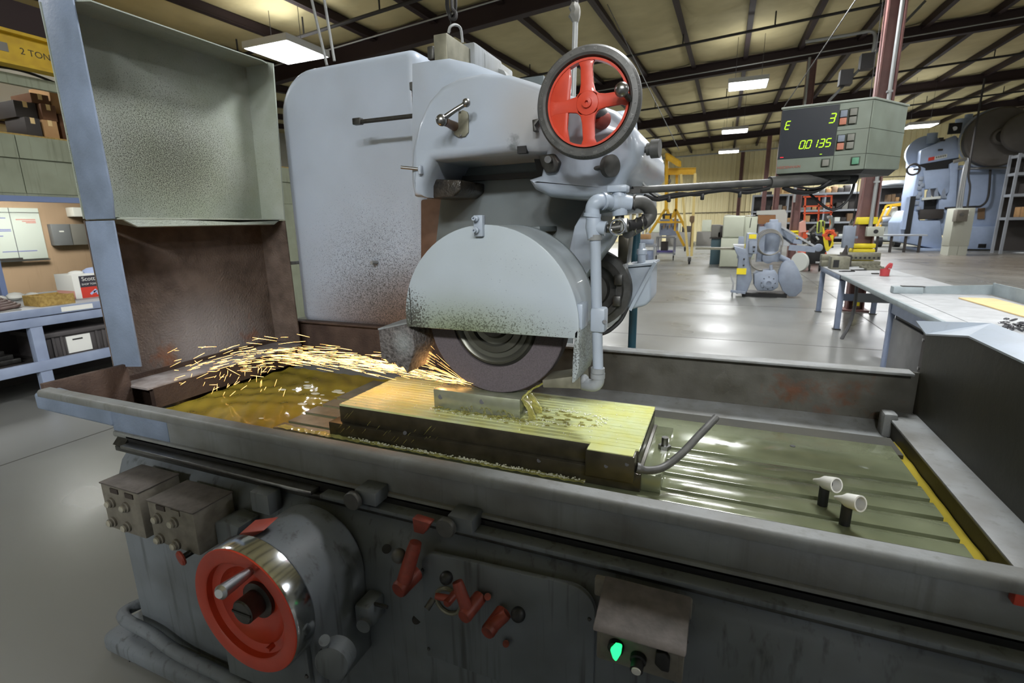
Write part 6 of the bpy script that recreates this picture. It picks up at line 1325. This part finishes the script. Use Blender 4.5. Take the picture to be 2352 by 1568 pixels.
for k in range(5): MB().tube([V(-6.35 + (.34 - .02 * k) * math.cos(a), 2.2 + (.42 - .03 * k) * math.sin(a), .922 + .018 * k) for a in [i * .2618 for i in range(24)]], .016, 8, True).build('loop', 'hose_brown', t)
MB().obox(V(-6.1, 2.28, .93), .12, .16, .05).build('hose_clamp_block', 'red_dull', t, .006); MB().box(-6.25, -5.98, 2.05, 2.5, .901, .907).build('pad', 'goods_grey', t)
for k, (y, r) in enumerate(((2.72, .06), (2.85, .075), (2.99, .06), (2.6, .05))): tag(MB().ball(V(-6.88, y, .9 + r * .6), r, 10, (1, 1.0, .6)).build('rag', 'paper'), 'crumpled white rag at the back of the left bench', 'rag', 'white rags on the bench')
tag(MB().obox(V(-6.9, 3.4, .906), .12, .5, .01, .05).build('paper_sheet', 'paper'), 'white paper sheet at the back of the bench', 'paper')

# --- office front with window
ww = tag(MB().box(wxp - .08, wxp, -1.0, 7.5, 1.99, 2.62).box(wxp - .08, wxp, -1.0, 7.5, 0, .93).box(wxp - .08, wxp, 5.4, 7.5, .93, 1.99).build('wall_office', 'green_grey', smooth=0), 'grey green boarded office front above the window', 'wall', kind='structure')
for k in range(8): MB().box(wxp, wxp + .012, -1 + k * 1.06 + .004, -1 + (k + 1) * 1.06 - .004, 2.02, 2.37).build('board', 'green_grey', ww)
for k in range(8): MB().box(wxp, wxp + .03, -1 + k * 1.06 + .004, -1 + (k + 1) * 1.06 - .004, 2.385, 2.62).build('board', 'green_grey', ww)
wi = thing('window_1', 'wide office window with blue frame behind the bench', 'window', (wxp, 3.5, .93), kind='structure')
MB().box(wxp - .05, wxp + .03, -1, 5.4, 1.93, 1.99).build('frame_head', 'frame_blue', wi); MB().box(wxp - .05, wxp + .02, 2.83, 2.88, .93, 1.93).build('mullion', 'frame_blue', wi); MB().box(wxp - .05, wxp + .02, 5.36, 5.42, .93, 1.93).build('mullion', 'frame_blue', wi); MB().box(wxp - .05, wxp + .04, -1, 5.4, .90, .935).build('sill', 'bench_top', wi)
for y0, y1 in ((-1, 2.83), (2.88, 5.36)): MB().box(wxp - .03, wxp - .024, y0, y1, .935, 1.93).build('pane', 'glass', wi, smooth=0)
wall('wall_office_back', 'wood panelled office wall seen through the window', (-9.62, -9.5, -1, 8, 0, 2.5), 'panel_wood')
tag(MB().box(-9.7, wxp - .08, -1, 7.5, 2.5, 2.6).build('ceiling_office', 'wall_white', smooth=0), 'office ceiling behind the window', 'ceiling', kind='structure')
tag(MB().box(-9.6, wxp - .08, 7.4, 7.5, 0, 2.5).build('wall_office_end', 'panel_wood', smooth=0), 'panelled end wall of the office', 'wall', kind='structure')
WB = thing('whiteboard', 'ruled whiteboard with coloured notes on the panelled office wall', 'whiteboard', (-9.48, 4.1, 1.58))
MB().box(-9.499, -9.47, 3.3, 4.42, 1.22, 1.95).build('board', 'whiteboard', WB, .003); MB().box(-9.47, -9.46, 4.07, 4.075, 1.22, 1.95).build('rule', 'panel_grey', WB); MB().box(-9.47, -9.46, 3.3, 4.42, 1.885, 1.89).build('rule', 'panel_grey', WB); MB().box(-9.47, -9.44, 3.85, 4.1, 1.215, 1.245).build('eraser', 'goods_dark', WB)
MB().box(-9.47, -9.43, 3.3, 4.42, 1.195, 1.212).build('pen_tray', 'alu', WB)
for y0, y1, z, mt in ((3.85, 4.02, 1.80, 'ink_blue'), (3.85, 4.05, 1.64, 'ink_blue'), (3.85, 4.05, 1.62, 'ink_blue'), (3.85, 3.95, 1.55, 'ink_blue'), (4.13, 4.36, 1.78, 'ink_red'), (4.2, 4.36, 1.755, 'ink_red'), (4.24, 4.36, 1.735, 'ink_red'), (3.9, 4.3, 1.33, 'ink_blue')): MB().box(-9.47, -9.468, y0, y1, z, z + .012).build('note_line', mt, WB)
EP = thing('electrical_panel', 'grey double electrical panel on the office wall', 'panel', (-9.48, 4.75, 1.56)); MB().box(-9.5, -9.4, 4.5, 4.74, 1.4, 1.72).build('door', 'panel_grey', EP, .005); MB().box(-9.5, -9.4, 4.75, 5.05, 1.4, 1.72).build('door', 'goods_grey', EP, .005); MB().box(-9.4, -9.395, 4.59, 4.65, 1.6, 1.62).build('label_strip', 'paper', EP)
tag(MB().box(-9.5, -9.3, 4.78, 5.1, 1.83, 1.97).build('wall_unit', 'paper', None, .01), 'white unit high on the office wall', 'unit')
ol = thing('office_light', 'office ceiling light hidden above the window', 'light', (-8.4, 3.8, 2.46)); MB().box(-8.7, -8.1, 3.2, 4.4, 2.44, 2.499).build('housing', 'lamp_body', ol)
L = bpy.data.lights.new('lamp', 'AREA'); L.shape = 'RECTANGLE'; L.size = .55; L.size_y = 1.1; L.energy = 75; L.color = (1, .96, .88); o = bpy.data.objects.new('lamp', L); COL.objects.link(o); o.parent = ol; o.location = (0, 0, -.03)

# --- loft with stored cartons above the office, hoist beam
tag(MB().box(-10.5, wxp, -1, 7.5, 2.6, 2.64).build('loft_floor', 'osb', smooth=0), 'boarded loft floor over the office', 'floor', kind='structure')
def carton(label, y0, y1, z0, z1, x, d, mat, lid=None):
    t = thing('storage_carton', label, 'carton', (x - d / 2, (y0 + y1) / 2, z0)); MB().box(x - d, x, y0, y1, z0, z1).build('box', mat, t, .006)
    MB().box(x - d - .002, x + .001, (y0 + y1) / 2 - .02, (y0 + y1) / 2 + .02, z1 - .06, z1 + .001).build('tape', 'wood_ply', t)
carton('tall tan carton at the left edge of the loft', 2.6, 3.16, 2.645, 3.0, -7.25, .5, 'cardboard')
carton('dark carton on the loft, middle stack, lower box', 3.42, 3.56, 2.645, 2.84, -7.2, .4, 'goods_dark')
carton('brown carton on the loft, middle stack, centre box', 3.58, 3.72, 2.645, 2.84, -7.2, .4, 'cardboard')
carton('dark carton on top of the middle loft stack', 3.4, 3.6, 2.845, 3.02, -7.3, .4, 'goods_dark')
carton('dark brown carton beside the middle loft stack', 3.62, 3.76, 2.845, 3.02, -7.25, .4, 'cardboard_dark')
carton('brown carton at the top of the loft stack', 3.57, 3.74, 3.025, 3.13, -7.3, .4, 'cardboard_dark')
carton('tall dark carton nearest the splash shield on the loft', 3.8, 4.3, 2.645, 2.95, -7.3, .5, 'cardboard_dark')
carton('tan carton on the tall dark loft carton', 3.78, 4.3, 2.955, 3.25, -7.35, .4, 'cardboard')
tag(MB().box(-8.6, -8.55, 0.5, 7.0, 2.64, 4.3).build('wall_loft', 'wall_white', smooth=0), 'pale sheeted wall behind the loft', 'wall', kind='structure')
MBx = MB().ibeam(V(-8.5, .5, 3.0), V(-8.5, 7, 3.0), .08, .12, .015); tag(MBx.build('loft_beam', 'steel_brown', smooth=0), 'dark steel girt along the loft wall', 'beam', kind='structure')
cr = thing('hoist_beam', 'yellow two ton hoist beam at upper left', 'crane', (-6.6, 3, 3.2))
p_, q_ = ax(0, 103, -6.6), ax(105, 134, -6.6)
zc = (p_.z + q_.z) / 2; h = .26
MB().ibeam(V(-6.6, .5, zc), V(-6.6, 5.2, zc), .16, h + .06, .03).build('beam', 'crane_yellow', cr, smooth=0)
MB().box(-6.592, -6.586, .5, 5.2, zc - h / 2, zc + h / 2).build('web_face', 'crane_yellow', cr)
tx_ = ax(82, 127, -6.585); lettering('lettering', '2 TON', .085, 'print_black', cr, V(-6.585, tx_.y, zc - .005), V(0, 1, 0), V(0, 0, 1))
pk = ax(6, 108, -6.585); MB().box(-6.586, -6.58, pk.y - .06, pk.y + .04, zc - .04, zc + .04).build('faded_plate', 'goods_grey', cr)
MB().beam(V(-6.75, .5, zc - .25), V(-6.75, 5.2, zc - .25), .06, .10).build('lower_rail', 'green_grey', cr)
MB().beam(V(-6.9, .5, zc + .35), V(-6.9, 5.2, zc + .35), .3, .32).build('runway', 'steel_brown', cr)
for y in (.5, 2.0): MB().cyl(V(-6.6, y, zc + h / 2), V(-6.6, y, raft_z(-6.6, y) + .3), .03, n=8).build('hanger', 'steel_brown', cr)
cable('festoon_cable', 'black cable sagging under the yellow hoist beam', [ax(-40, 148, -6.9), ax(30, 158, -6.9), ax(80, 172, -6.9), ax(150, 200, -6.9)], .014, 'black_rubber')
